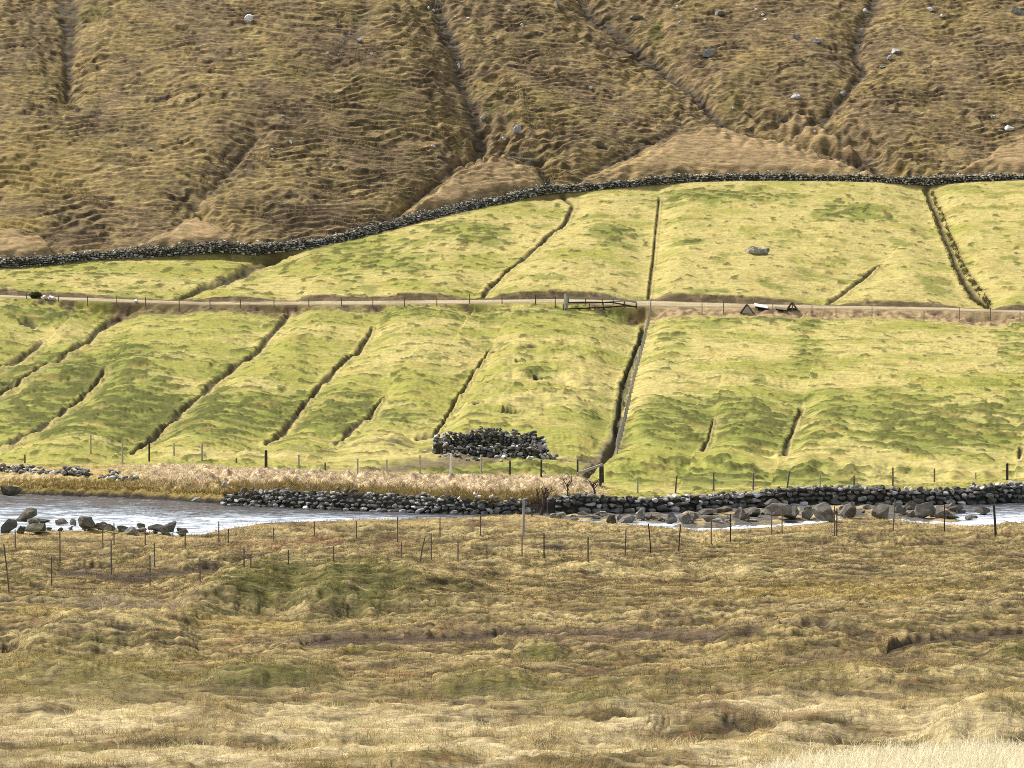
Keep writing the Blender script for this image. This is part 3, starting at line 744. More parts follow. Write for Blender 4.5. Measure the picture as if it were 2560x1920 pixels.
def terr(per, wa, wb, seed, A, am):
    global riser_shade
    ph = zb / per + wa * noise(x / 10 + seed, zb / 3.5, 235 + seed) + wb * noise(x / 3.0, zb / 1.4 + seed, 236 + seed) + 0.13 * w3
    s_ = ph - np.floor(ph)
    riser_shade = np.maximum(riser_shade, sstep(0.62, 0.72, s_) * sstep(1.0, 0.93, s_) * am * sstep(-0.05, 0.3, noise(x / 1.25 + seed, zb / (per * 0.8), 238 + seed)))
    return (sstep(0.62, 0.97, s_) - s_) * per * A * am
amp = sstep(-0.35, 0.4, fbm(x / 9, zb / 5, 241, 3)) * 0.75 + 0.25
amp2 = sstep(-0.3, 0.4, fbm(x / 5, zb / 3, 247, 3))
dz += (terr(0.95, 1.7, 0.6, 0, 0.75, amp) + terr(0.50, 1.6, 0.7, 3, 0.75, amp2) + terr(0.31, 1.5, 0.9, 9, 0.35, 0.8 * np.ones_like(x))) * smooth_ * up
dz += (w2 * 0.06 + w3 * 0.05 + noise(x / 0.6, zb / 0.2, 234) * 0.06) * smooth_ * up
# overhung scars
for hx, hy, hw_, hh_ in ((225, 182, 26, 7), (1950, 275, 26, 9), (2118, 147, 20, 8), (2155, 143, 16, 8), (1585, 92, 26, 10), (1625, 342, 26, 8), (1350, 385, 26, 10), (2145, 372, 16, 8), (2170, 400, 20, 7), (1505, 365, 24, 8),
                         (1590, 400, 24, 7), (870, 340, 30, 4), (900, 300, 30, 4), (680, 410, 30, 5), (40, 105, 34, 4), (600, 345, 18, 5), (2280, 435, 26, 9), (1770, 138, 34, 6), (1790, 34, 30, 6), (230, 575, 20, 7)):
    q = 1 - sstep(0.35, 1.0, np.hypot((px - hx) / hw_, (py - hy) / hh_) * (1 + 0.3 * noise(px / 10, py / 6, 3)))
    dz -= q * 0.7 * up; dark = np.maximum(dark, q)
c = COV[rg]; c[:] = (0.235, 0.163, 0.078)
b1 = fbm(x / 14, zb / 7, 251, 4); b2 = fbm(x / 4, zb / 1.6, 255, 4); b3 = fbm(x / 1.8, zb / 0.55, 259, 4); b4 = fbm(x / 9, zb / 6, 263, 3)
left = sstep(900, 200, px)
mixc(rg, sstep(-0.15, 0.4, b1 + 0.25 * left) * 0.45, YEL)
mixc(rg, sstep(-0.1, 0.4, -b1 - 0.1) * 0.65, BROWN)
mixc(rg, sstep(0.05, 0.45, b2) * 0.35, STRAW)
mixc(rg, sstep(0.05, 0.4, -b2) * 0.55, BROWN)
mixc(rg, sstep(0.15, 0.5, b3 + 0.1 * left) * 0.4, OLIVE)
mixc(rg, sstep(0.05, 0.4, b4 + 0.15 * left) * 0.3, OLIVE)
mixc(rg, sstep(0.1, 0.4, fbm(x / 1.6, zb / 0.24, 267, 3)) * 0.5, (0.09, 0.066, 0.032))
mixc(rg, sstep(0.1, 0.4, fbm(x / 1.8, zb / 0.26, 271, 3)) * 0.38, STRAW)
mixc(rg, riser_shade * (0.9 - 0.6 * fan), (0.075, 0.054, 0.033))
mixc(rg, fan * (0.78 - 0.25 * sstep(0.0, 0.4, b3)), (0.38, 0.265, 0.13))
for gx, gy, gw, gh, col, s_ in ((230, 20, 60, 30, MOSS, 0.6), (1230, 250, 30, 22, MOSS, 0.8), (1640, 60, 24, 50, MOSS, 0.7), (960, 230, 90, 30, OLIVE, 0.6), (1830, 240, 40, 40, OLIVE, 0.6), (200, 640, 120, 30, BROWN, 0.8),
                               (190, 590, 120, 40, BROWN, 0.7), (740, 540, 160, 40, BROWN, 0.6), (1480, 60, 30, 20, BROWN, 0.5), (870, 130, 160, 70, BROWN, 0.45), (90, 420, 200, 120, YEL, 0.4), (40, 560, 100, 30, YEL, 0.6)):
    mixc(rg, s_ * (1 - sstep(0.3, 1.0, np.hypot((px - gx) / gw, (py - gy) / gh) * (1 + 0.3 * b2))), col)
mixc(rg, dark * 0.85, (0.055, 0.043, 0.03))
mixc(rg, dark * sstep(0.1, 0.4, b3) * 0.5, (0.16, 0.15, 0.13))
COV[rg] *= np.float32(0.97)
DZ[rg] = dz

ZF = Z0 + DZ
PYD = row_of(D, ZF)                                   # picture row of the finished surface

def hit(px, py):
    """ground point seen at a photograph pixel: (x, depth, z)"""
    j = int(np.argmin(np.abs(U - px)))
    r = np.nonzero(PYD[:, j] <= py)[0]
    i = int(r[0]) if len(r) else R - 1
    dd, zz = D[i, j], ZF[i, j]
    if zz < ZW and D[i, j] > 100:
        dd = float(depth_on(py, ZW)); zz = ZW
    a, yy, _ = ray(px, py)
    return np.array([a * dd / yy, dd, zz])

def ground_z(x, d):
    """height of the finished ground at a world point"""
    px = CX + F * (x / d) * CD
    j = int(np.clip(np.searchsorted(U, px), 1, Cn - 1))
    if abs(U[j - 1] - px) < abs(U[j] - px): j -= 1
    return float(np.interp(d, D[:, j], ZF[:, j]))

V3 = np.stack([X, D, ZF], -1)
def ground_piece(name, a, b, mat):
    r = sl(a, b)
    v = V3[r]; n, m = v.shape[:2]
    idx = np.arange(n * m).reshape(n, m)
    f = np.stack([idx[:-1, :-1], idx[:-1, 1:], idx[1:, 1:], idx[1:, :-1]], -1).reshape(-1, 4)
    o = mesh_np(name, v.reshape(-1, 3), f, mat, True, {"cover": COV[r].reshape(-1, 3)})
    return tag(o, kind="structure")
ground_piece("moorland", 'k1', 'k9', M_MOOR)
ground_piece("river_bank", 'k9', 'k11', M_MOOR)
ground_piece("lower_field", 'k11', 'k14', M_FIELD)
ground_piece("gravel_road", 'k14', 'k15', M_ROAD)
ground_piece("upper_field", 'k15', 'k17', M_FIELD)
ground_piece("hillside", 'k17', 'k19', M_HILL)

# ---- river water
cw = np.nonzero((U > -1500) & (U < 4200))[0]
n = 90
t = np.linspace(0, 1, n)[:, None]
dr = (d7[cw] + 0.1)[None] * (1 - t) + (d9[cw] + 0.25)[None] * t
xr = (U[cw] - CX)[None] / F * dr / CD
rip = 0.05 * noise(xr / 1.5, dr / 0.6, 301) + 0.045 * np.abs(noise(xr / 0.6, dr / 0.35, 302))
zr = ZW + rip
foam = -0.02 + 0.10 * (1 - np.abs(t - 0.35) * 2) + 0.03 * sstep(1500, 1900, np.broadcast_to(U[cw], dr.shape)) + 0.05 * sstep(60, 200, np.broadcast_to(U[cw], dr.shape)) * (t < 0.6)
foam = foam - 0.13 * sstep(0.6, 0.9, t) + 0.03 + 0 * dr
idx = np.arange(dr.size).reshape(dr.shape)
f = np.stack([idx[:-1, :-1], idx[:-1, 1:], idx[1:, 1:], idx[1:, :-1]], -1).reshape(-1, 4)
tag(mesh_np("river", np.stack([xr, dr, zr], -1).reshape(-1, 3), f, M_WATER, True, {"foam": foam.ravel()}), kind="structure")

def water_strip(name, pts, drop, foamv):
    pts = np.array(pts, float)
    xs = np.arange(pts[0, 0], pts[-1, 0], 4.0)
    yc = np.interp(xs, pts[:, 0], pts[:, 1]); hw = np.interp(xs, pts[:, 0], pts[:, 2])
    Vv = []
    for xx, yy, h in zip(xs, yc, hw):
        j = int(np.argmin(np.abs(U - xx)))
        rr = slice(0, start['k7'])
        for k in (-1.3, -0.4, 0.4, 1.3):
            y2 = yy - k * h
            dd = np.interp(-y2, -PY[rr, j], D[rr, j]); zz = np.interp(-y2, -PY[rr, j], Z0[rr, j])
            Vv.append(((xx - CX) / F * dd / CD, dd, zz + drop))
    Vv = np.array(Vv); m = len(xs)
    idx = np.arange(m * 4).reshape(m, 4)
    f = np.stack([idx[:-1, :-1], idx[1:, :-1], idx[1:, 1:], idx[:-1, 1:]], -1).reshape(-1, 4)
    tag(mesh_np(name, Vv, f, M_WATER, True, {"foam": np.full(len(Vv), foamv)}), kind="structure")
water_strip("brook", STREAM1, -0.2, -0.04)
water_strip("brook", STREAM2, -0.2, 0.0)
water_strip("bog_pool", POOL[1:5], -0.2, -0.02)

# ------------------------------------------------------------------ stones
def ico(sub):
    bm = bmesh.new(); bmesh.ops.create_icosphere(bm, subdivisions=sub, radius=1.0)
    v = np.array([q.co for q in bm.verts]); f = np.array([[q.index for q in g.verts] for g in bm.faces])
    bm.free(); return v, f
ICO = {s: ico(s) for s in (1, 2, 3)}

def stone_shape(seed, sub=2, cuts=9, sharp=0.42):
    r = np.random.default_rng(seed)
    v, f = ICO[sub]; v = v.copy()
    for _ in range(cuts):
        nrm = r.normal(size=3); nrm /= np.linalg.norm(nrm)
        h = r.uniform(sharp, 0.82)
        s = np.maximum(0, v @ nrm - h)
        v -= s[:, None] * nrm
    v += 0.06 * np.sin(v[:, [1, 2, 0]] * r.uniform(3, 6) + r.uniform(0, 6, 3))
    v /= np.abs(v).max(0)
    return v, f
SHAPES = [stone_shape(500 + i, 1 if i < 10 else 2, 9) for i in range(20)]

def rot_z(v, a):
    c_, s_ = math.cos(a), math.sin(a)
    return np.stack([v[:, 0] * c_ - v[:, 1] * s_, v[:, 0] * s_ + v[:, 1] * c_, v[:, 2]], -1)

class Stones:
    def __init__(s): s.v, s.f, s.t, s.n = [], [], [], 0
    def add(s, c, size, tone, rng, az=None, fine=False, tilt=0.25):
        k = rng.integers(10, 20) if fine else rng.integers(0, 10)
        v, f = SHAPES[k]
        v = v * np.array(size) * 0.5
        ti = rng.normal(0, tilt)
        v = np.stack([v[:, 0] * math.cos(ti) - v[:, 2] * math.sin(ti), v[:, 1], v[:, 0] * math.sin(ti) + v[:, 2] * math.cos(ti)], -1)
        v = rot_z(v, rng.uniform(-0.4, 0.4) + (az or 0))
        s.v.append(v + c); s.f.append(f + s.n); s.n += len(v); s.t.append(np.full(len(v), tone))
    def slab(s, P0, P1, h0, h1, th, tone=0.0):        # hearting between the faces
        P0, P1 = np.array(P0), np.array(P1)
        dr = (P1 - P0)[:2]; L = np.hypot(*dr) + 1e-9
        nn = np.array([-dr[1], dr[0]]) / L * th / 2
        vs = []
        for P, h in ((P0, h0), (P1, h1)):
            for sg in (-1, 1):
                vs += [(P[0] + sg * nn[0], P[1] + sg * nn[1], P[2] - 0.4), (P[0] + sg * nn[0] * 0.7, P[1] + sg * nn[1] * 0.7, P[2] + h)]
        q = [(0, 4, 5, 1), (2, 3, 7, 6), (1, 5, 7, 3), (0, 1, 3, 2), (4, 6, 7, 5)]
        tri = np.array([(a, b, c_) for a, b, c_, e in q] + [(a, c_, e) for a, b, c_, e in q])
        s.v.append(np.array(vs)); s.f.append(tri + s.n); s.n += 8; s.t.append(np.full(8, tone))
    def build(s, name, mat, parent=None, origin=None):
        v = np.concatenate(s.v)
        if origin is None: origin = v.mean(0)
        o = mesh_np(name, v - origin, np.concatenate(s.f), mat, False, {"tone": np.concatenate(s.t)}, None)
        if parent: o.parent = parent
        else: o.location = origin
        return o

def tone_pick(rng, pale=0.10):
    r = rng.random()
    return 0.78 + rng.random() * 0.2 if r < pale else (0.5 + rng.random() * 0.15 if r < pale + 0.25 else rng.uniform(0.05, 0.45))

def stone_wall(path, hfun, size, name, mat, label, cat, seed, pale=0.1, thick=0.7, batter=0.12, jag=0.12, fine=False, coarse_end=None):
    """path: (n,3) world points of the foot line"""
    rng = np.random.default_rng(seed)
    P = np.array(path, float)
    seg = np.hypot(np.diff(P[:, 0]), np.diff(P[:, 1])); S = np.concatenate([[0], np.cumsum(seg)])
    st = Stones()
    pos = lambda s_: np.array([np.interp(s_, S, P[:, k]) for k in range(3)])
    step = 1.2
    ss = np.arange(0, S[-1], step)
    for a in ss:
        b = min(a + step, S[-1])
        st.slab(pos(a), pos(b), hfun(a) * 0.86, hfun(b) * 0.86, thick * 0.62)
    for face in (-1, 1):
        h = 0.0; row = 0
        hmax = max(hfun(s_) for s_ in ss)
        while h < hmax:
            sz = size * (1.25 - 0.12 * row) * rng.uniform(0.9, 1.1); sz = max(sz, size * 0.6)
            s_ = rng.uniform(0, size)
            while s_ < S[-1]:
                w = sz * rng.uniform(0.7, 1.7); hh = sz * rng.uniform(0.5, 0.85)
                hs_ = hfun(s_) * (1 + jag * rng.normal())
                if h + hh * 0.35 < hs_:
                    p = pos(min(s_ + w / 2, S[-1])); p2 = pos(min(s_ + w / 2 + 0.3, S[-1])); p1 = pos(max(s_ + w / 2 - 0.3, 0))
                    dv = p2 - p1; az = math.atan2(dv[1], dv[0]); nn = np.array([-math.sin(az), math.cos(az), 0])
                    off = thick / 2 - batter * h
                    cpos = p + nn * face * off + np.array([0, 0, h + hh * 0.45]) + rng.normal(0, 0.03, 3)
                    st.add(cpos, (w * 1.08, sz * rng.uniform(0.8, 1.2), hh * 1.12), tone_pick(rng, pale), rng, az, fine, 0.15)
                s_ += w * rng.uniform(0.92, 1.05)
            h += sz * 0.72; row += 1
    s_ = 0.0                                            # cope stones
    while s_ < S[-1]:
        w = size * rng.uniform(0.7, 1.5)
        p = pos(s_ + w / 2)
        p[2] += hfun(s_) * (1 + jag * rng.normal()) - size * 0.1
        st.add(p, (w, thick * rng.uniform(0.5, 0.9), size * rng.uniform(0.6, 1.1)), tone_pick(rng, pale), rng, 0, fine, 0.4)
        s_ += w
    o = st.build(name, mat, None, P[0])
    return tag(o, label, cat)

# upper boundary wall: along the joint of field and hill
wj = np.nonzero((U > -420) & (U < 3000))[0][::3]
i17 = start['k17']
wp = np.stack([X[i17, wj], D[i17, wj] + 0.15, ZF[i17, wj] - 0.1], -1)
Sw = np.concatenate([[0], np.cumsum(np.hypot(np.diff(wp[:, 0]), np.diff(wp[:, 1])))])
wu = U[wj]
hw_px = C([(-400, 26), (0, 27), (280, 26), (420, 30), (560, 34), (660, 30), (800, 26), (1000, 25), (1300, 23), (1500, 21), (1800, 21), (2250, 22), (2320, 28), (2400, 20), (2560, 19)])
def wall_h(s_):
    px = np.interp(s_, Sw, wu); return float(hw_px(px) * np.interp(s_, Sw, wp[:, 1]) / F * (0.80 + 0.13 * noise(s_ / 3.0, 0.5, 8) + 0.12 * noise(s_ / 11.0, 0.5, 9)))
stone_wall(wp, wall_h, 0.36, "dry_stone_wall", M_WALL, "long dark drystone wall with lichen-white stones winding below the brown hillside", "stone wall", 3, pale=0.2, thick=0.8, fine=True, jag=0.18)

# river wall, right: clean courses of big stones under the field edge
def bank_path(xa, xb, step=10.0, off=-0.15):
    xs = np.arange(xa, xb, step)
    d_ = np.interp(xs, U, d9) + off
    x_ = (xs - CX) / F * d_ / CD
    return np.stack([x_, d_, np.full_like(x_, ZW - 0.05)], -1), xs
def bank_h(path, xs, wtop, wbot):
    S_ = np.concatenate([[0], np.cumsum(np.hypot(np.diff(path[:, 0]), np.diff(path[:, 1])))])
    hp = (wbot(xs) - wtop(xs)) * path[:, 1] / F
    return lambda s_: float(np.interp(s_, S_, hp))
pth, xs = bank_path(1368, 2900, 10, 0.25)
wtop = C([(1368, 1250), (1443, 1238), (1560, 1244), (1720, 1240), (1894, 1229), (1984, 1219), (2128, 1217), (2283, 1224), (2400, 1221), (2477, 1213), (2560, 1203), (2900, 1196)])
wbot = C([(1368, 1286), (1482, 1284), (1640, 1281), (1700, 1278), (1855, 1270), (2050, 1263), (2205, 1263), (2400, 1261), (2560, 1256), (2900, 1256)])
stone_wall(pth, bank_h(pth, xs, wtop, wbot), 0.36, "river_wall", M_WALL, "dark grey drystone river wall of rounded stones holding up the green field edge", "stone wall", 5, pale=0.06, thick=0.7, batter=0.1, jag=0.06, fine=True)
pth, xs = bank_path(560, 1330, 10, 0.2)
wtop = C([(560, 1240), (620, 1226), (700, 1226), (860, 1232), (1093, 1246), (1300, 1258), (1330, 1262)])
wbot = C([(560, 1262), (700, 1269), (860, 1276), (1093, 1285), (1210, 1288), (1330, 1288)])
stone_wall(pth, bank_h(pth, xs, wtop, wbot), 0.29, "river_wall", M_WALL, "rough collapsing stone revetment with white lichened stones under the bleached grass bank", "stone wall", 6, pale=0.15, thick=0.7, batter=0.35, jag=0.2, fine=True)

# low wall remains on the far left bank
def remains(pts, label, seed, hgt):
    path = np.array([hit(a, b) for a, b in pts]); path[:, 2] -= 0.1
    S_ = np.concatenate([[0], np.cumsum(np.hypot(np.diff(path[:, 0]), np.diff(path[:, 1])))])
    rng = np.random.default_rng(seed); hv_ = np.maximum(0.1, hgt * (0.3 + 0.7 * rng.random(len(path))))
    stone_wall(path, lambda s_: float(np.interp(s_, S_, hv_)), 0.34, "ruined_wall", M_WALL, label, "stone wall", seed, pale=0.15, thick=0.6, batter=0.1, jag=0.4)
remains([(-20, 1178), (20, 1178), (60, 1180), (110, 1182), (150, 1183), (190, 1186), (222, 1194)], "low dark tumbled wall remains on the far left riverbank below the fence", 11, 0.45)
remains([(250, 1196), (275, 1194), (300, 1204), (340, 1200)], "short heap of tumbled dark stones in the grass right of the low wall remains", 12, 0.4)

# the ruin: back wall, two ends and a collapsed front, each a part of it
def ruin():
    rng = np.random.default_rng(21)
    A = hit(1098, 1138); B = hit(1372, 1146)
    d0 = min(A[1], B[1])
    px2x = lambda px, d_: (px - CX) / F * d_ / CD
    gz = lambda x_, d_: ground_z(x_, d_)
    root = empty("stone_ruin", ((A[0] + B[0]) / 2, d0 + 1.5, A[2]), "roofless ruin of dark lichened stones with collapsed front standing in the lower field", "ruin")
    def part(name, pts, top, size, seed, pale):
        # pts: list of (px, depth offset); top: rows in the picture of the wall head
        st = Stones(); r = np.random.default_rng(seed)
        n_ = 60
        ps = np.array([(np.interp(t_, np.linspace(0, 1, len(pts)), [p[0] for p in pts]), d0 + np.interp(t_, np.linspace(0, 1, len(pts)), [p[1] for p in pts])) for t_ in np.linspace(0, 1, n_)])
        xs_ = px2x(ps[:, 0], ps[:, 1]); zs = np.array([gz(a, b) for a, b in zip(xs_, ps[:, 1])]) - 0.15
        tp = np.array([np.interp(t_, np.linspace(0, 1, len(top)), top) for t_ in np.linspace(0, 1, n_)])
        hz = np.array([point(p, y_, d_)[2] for (p, d_), y_ in zip(ps, tp)]) - zs
        P = np.stack([xs_, ps[:, 1], zs], -1)
        for i in range(n_ - 1): st.slab(P[i], P[i + 1], max(0.05, hz[i] * 0.8), max(0.05, hz[i + 1] * 0.8), 0.5)
        L = np.hypot(np.diff(xs_), np.diff(ps[:, 1])).sum()
        S_ = np.linspace(0, L, n_)
        for face in (-1, 1):
            h = 0.0
            while h < hz.max():
                s_ = r.uniform(0, 0.2)
                while s_ < L:
                    w = size * r.uniform(0.6, 1.7); hh = size * r.uniform(0.5, 1.0)
                    H = np.interp(s_, S_, hz) * (1 + 0.04 * r.normal())
                    if h + hh * 0.3 < H:
                        p = np.array([np.interp(s_ + w / 2, S_, P[:, k]) for k in range(3)])
                        az = math.atan2(P[-1, 1] - P[0, 1], P[-1, 0] - P[0, 0])
                        nn = np.array([-math.sin(az), math.cos(az), 0])
                        p = p + nn * face * (0.38 - 0.1 * h + r.normal(0, 0.05)) + np.array([0, 0, h + hh * 0.4])
                        st.add(p, (w, size * r.uniform(0.7, 1.2), hh), tone_pick(r, pale), r, az, True, 0.3)
                    s_ += w * r.uniform(0.85, 1.05)
                h += size * 0.62
        if name == "front_wall": FRONT.append(st); return
        return st.build(name, M_WALL, root, np.array(root.location))
    FRONT = []
    part("back_wall", [(1104, 3.0), (1345, 3.2)], [1082, 1084, 1083, 1080, 1074, 1072, 1073, 1076, 1081, 1084, 1079, 1096], 0.30, 31, 0.06)
    part("end_wall", [(1098, 0.2), (1104, 3.0)], [1100, 1086, 1084], 0.30, 32, 0.12)
    part("end_wall", [(1352, 0.6), (1345, 3.0)], [1118, 1100, 1084], 0.30, 33, 0.15)
    part("front_wall", [(1100, 0.0), (1240, -0.1), (1375, 0.3)], [1108, 1118, 1116, 1112, 1120, 1112, 1116, 1110, 1114, 1128, 1142], 0.28, 34, 0.22)
    FRONT[0].build("front_wall", M_WALL, root, np.array(root.location))
    for _ in range(40):
        px = rng.uniform(1090, 1396); p = hit(px, rng.uniform(1140, 1156) - 4 * abs(px - 1240) / 140)
        s_ = rng.uniform(0.14, 0.36)
        st = Stones(); st.add(p + np.array([0, 0, s_ * 0.15]), (s_ * 1.4, s_, s_ * 0.8), tone_pick(rng, 0.25), rng, rng.uniform(0, 3), True)
        tag(st.build("fallen_stone", M_WALL, None, p), "loose lichened stone fallen at the foot of the ruin's collapsed front", "stone", "fallen stones in front of the ruin")
ruin()

# single boulders
def boulder(name, px, pyb, w, h, tone, mat, label, cat, seed, group=None, sub=3, sink=0.18):
    p = hit(px, pyb); m = p[1] / F
    v, f = stone_shape(seed, sub, 15, 0.36)
    W, H = w * m, h * m
    v = v * np.array([W / 2, W * 0.42, H / 2 * (1 + sink)])
    lump = 0.09 * W * noise(v[:, 0] / W * 3 + seed, v[:, 2] / W * 3 + v[:, 1] / W * 3, seed) + 0.06 * W * noise(v[:, 0] / W * 9, v[:, 2] / W * 9 + v[:, 1] / W * 8, seed + 1)
    v = v * (1 + lump[:, None] / max(W, 1e-6))
    v[:, 2] += H / 2 * (1 - sink)
    tn = tone + 0.12 * noise(v[:, 0] / W * 5, v[:, 2] / W * 5 + v[:, 1] / W * 5, seed + 3)
    o = mesh_np(name, v, f, mat, False, {"tone": tn})
    o.location = (p[0], p[1] + W * 0.3, p[2])
    return tag(o, label, cat, group)

boulder("field_boulder", 1891, 641, 70, 34, 0.66, M_BOULDER, "big grey boulder lying alone in the pale upper field", "boulder", 900)
ORD = "first second third fourth fifth sixth seventh eighth ninth tenth eleventh twelfth thirteenth fourteenth fifteenth sixteenth seventeenth eighteenth nineteenth twentieth twenty-first twenty-second twenty-third twenty-fourth twenty-fifth twenty-sixth twenty-seventh twenty-eighth twenty-ninth thirtieth thirty-first thirty-second thirty-third thirty-fourth thirty-fifth thirty-sixth".split()
RB = [  # right river bar: px, base row, width, height, tone, look
    (1403, 1297, 34, 20, 0.55, "pale rounded"), (1434, 1302, 26, 10, 0.5, "flat grey"), (1456, 1293, 26, 12, 0.55, "small wedge-shaped"), (1484, 1304, 42, 10, 0.45, "long low"),
    (1530, 1310, 26, 22, 0.18, "dark round"), (1567, 1309, 46, 22, 0.5, "grey pointed"), (1602, 1309, 26, 28, 0.62, "pale upright pointed"), (1637, 1307, 34, 10, 0.4, "low flat dark"),
    (1677, 1311, 34, 28, 0.45, "brown squarish"), (1709, 1313, 36, 34, 0.5, "big tilted striped"), (1736, 1303, 32, 22, 0.55, "pale slanting"), (1768, 1287, 52, 14, 0.35, "long flat brown"),
    (1772, 1306, 42, 16, 0.5, "low humped grey"), (1808, 1290, 50, 18, 0.4, "broad brown"), (1813, 1304, 42, 12, 0.42, "flat grey-brown"), (1853, 1304, 42, 32, 0.42, "big brown rounded"),
    (1888, 1296, 40, 26, 0.45, "brown humped"), (1930, 1270, 50, 22, 0.3, "dark brown jagged"), (1944, 1304, 72, 38, 0.4, "very wide dark-footed"), (1979, 1300, 50, 34, 0.4, "dark sloping"),
    (2017, 1307, 36, 26, 0.45, "blocky flat-topped"), (2027, 1280, 28, 16, 0.4, "small square brown"), (2066, 1306, 72, 46, 0.45, "largest smooth grey"), (2118, 1297, 52, 42, 0.4, "tall rounded brown"),
    (2207, 1299, 54, 42, 0.34, "large dark cracked"), (2246, 1299, 32, 26, 0.4, "dark leaning"), (2275, 1290, 44, 36, 0.42, "tall peaked grey"), (2283, 1297, 34, 16, 0.5, "low grey"),
    (2316, 1302, 60, 40, 0.42, "broad pyramid-shaped"), (2353, 1297, 42, 28, 0.45, "sloping brown"), (2381, 1300, 38, 14, 0.4, "low dark flat"), (2390, 1285, 42, 18, 0.42, "flat-topped brown"),
    (2436, 1297, 22, 10, 0.25, "little dark"), (2459, 1288, 38, 20, 0.22, "dark wet")]
RB.sort()
for i, (px, pb, w, h, tn, look) in enumerate(RB):
    boulder("river_boulder", px, pb, w * 1.02, h * 1.02, tn - 0.03, M_BOULDER, f"{look} boulder below the dark river wall, {ORD[i]} from left there", "boulder", 1000 + i, "boulders in the stream below the river wall")
LB = [(19, 1333, 46, 42, 0.3, "dark round mossy"), (50, 1335, 26, 24, 0.22, "small black rounded"), (66, 1305, 58, 42, 0.42, "tall angular mossy"), (80, 1312, 40, 20, 0.5, "pale lumpy"),
      (91, 1335, 60, 28, 0.45, "broad grey veined"), (112, 1308, 34, 12, 0.3, "low dark flat"), (155, 1314, 36, 17, 0.35, "brown wedge-shaped"), (183, 1316, 20, 20, 0.35, "small upright brown"),
      (212, 1326, 50, 34, 0.38, "grey-brown peaked"), (247, 1328, 36, 20, 0.45, "tan rounded"), (276, 1330, 36, 20, 0.3, "green-topped"), (304, 1331, 32, 22, 0.5, "pale tan pointed"),
      (325, 1339, 38, 22, 0.58, "pale sloping"), (352, 1333, 32, 12, 0.4, "flat low brown"), (395, 1335, 40, 24, 0.35, "dark rounded"), (424, 1330, 40, 34, 0.22, "dark five-sided"),
      (454, 1331, 28, 12, 0.2, "low reddish dark"), (429, 1341, 10, 8, 0.9, "tiny white")]
LB.sort()
for i, (px, pb, w, h, tn, look) in enumerate(LB):
    boulder("shore_boulder", px, pb, w, h, tn, M_MOSSY if i < 6 or i == 10 else M_BOULDER, f"{look} boulder on the near river shore, {ORD[i]} from left", "boulder", 1100 + i, "boulders along the near river shore")
boulder("stone_slab", 494, 1258, 32, 14, 0.62, M_BOULDER, "flat pale slab at the water's edge under the far bank", "rock", 1201)
boulder("bank_boulder", 22, 1240, 60, 26, 0.35, M_MOSSY, "dark mossy rock in the far bank at the photo's left edge", "boulder", 1202)
for i, (px, pb, w, h, tn, lab) in enumerate([(562, 1224, 18, 20, 0.72, "white-topped stone at the left end of the bleached grass bank"), (612, 1262, 30, 32, 0.45, "tall grey slab leaning on the rough stone revetment"), (655, 1262, 32, 14, 0.7, "pale flat stone at the foot of the rough stone revetment"),
                                             (576, 1256, 24, 22, 0.4, "brown block at the water by the revetment's left end"), (590, 1262, 30, 12, 0.4, "low brown stone in the water beside the brown block"), (770, 1266, 22, 12, 0.6, "pale stone poking out at the foot of the revetment's middle")]):
    boulder("bank_stone", px, pb, w, h, tn, M_BOULDER, lab, "rock", 1210 + i)

rs_ = np.random.default_rng(61)
for i in range(44):
    px = rs_.uniform(1380, 2430); lo = np.interp(px, U, wf) + 8; hi = min(np.interp(px, U, nb) - 4, lo + 34)
    w = rs_.uniform(12, 30); pb = rs_.uniform(lo + 4, max(lo + 6, hi))
    boulder("river_stone", px, pb, w, w * rs_.uniform(0.4, 0.7), rs_.uniform(0.25, 0.6), M_BOULDER, "small grey-brown stone filling the gaps between the big boulders below the river wall", "stone", 1500 + i, "small stones between the river boulders", sub=2)
for i in range(20):
    px = rs_.uniform(5, 470); pb = float(np.interp(px, U, nb)) + rs_.uniform(-7, 4)
    w = rs_.uniform(12, 28)
    boulder("shore_stone", px, pb, w, w * rs_.uniform(0.45, 0.75), rs_.uniform(0.1, 0.4), M_MOSSY, "small dark stone wedged among the boulders on the near river shore", "stone", 1600 + i, "small stones along the near river shore", sub=2)
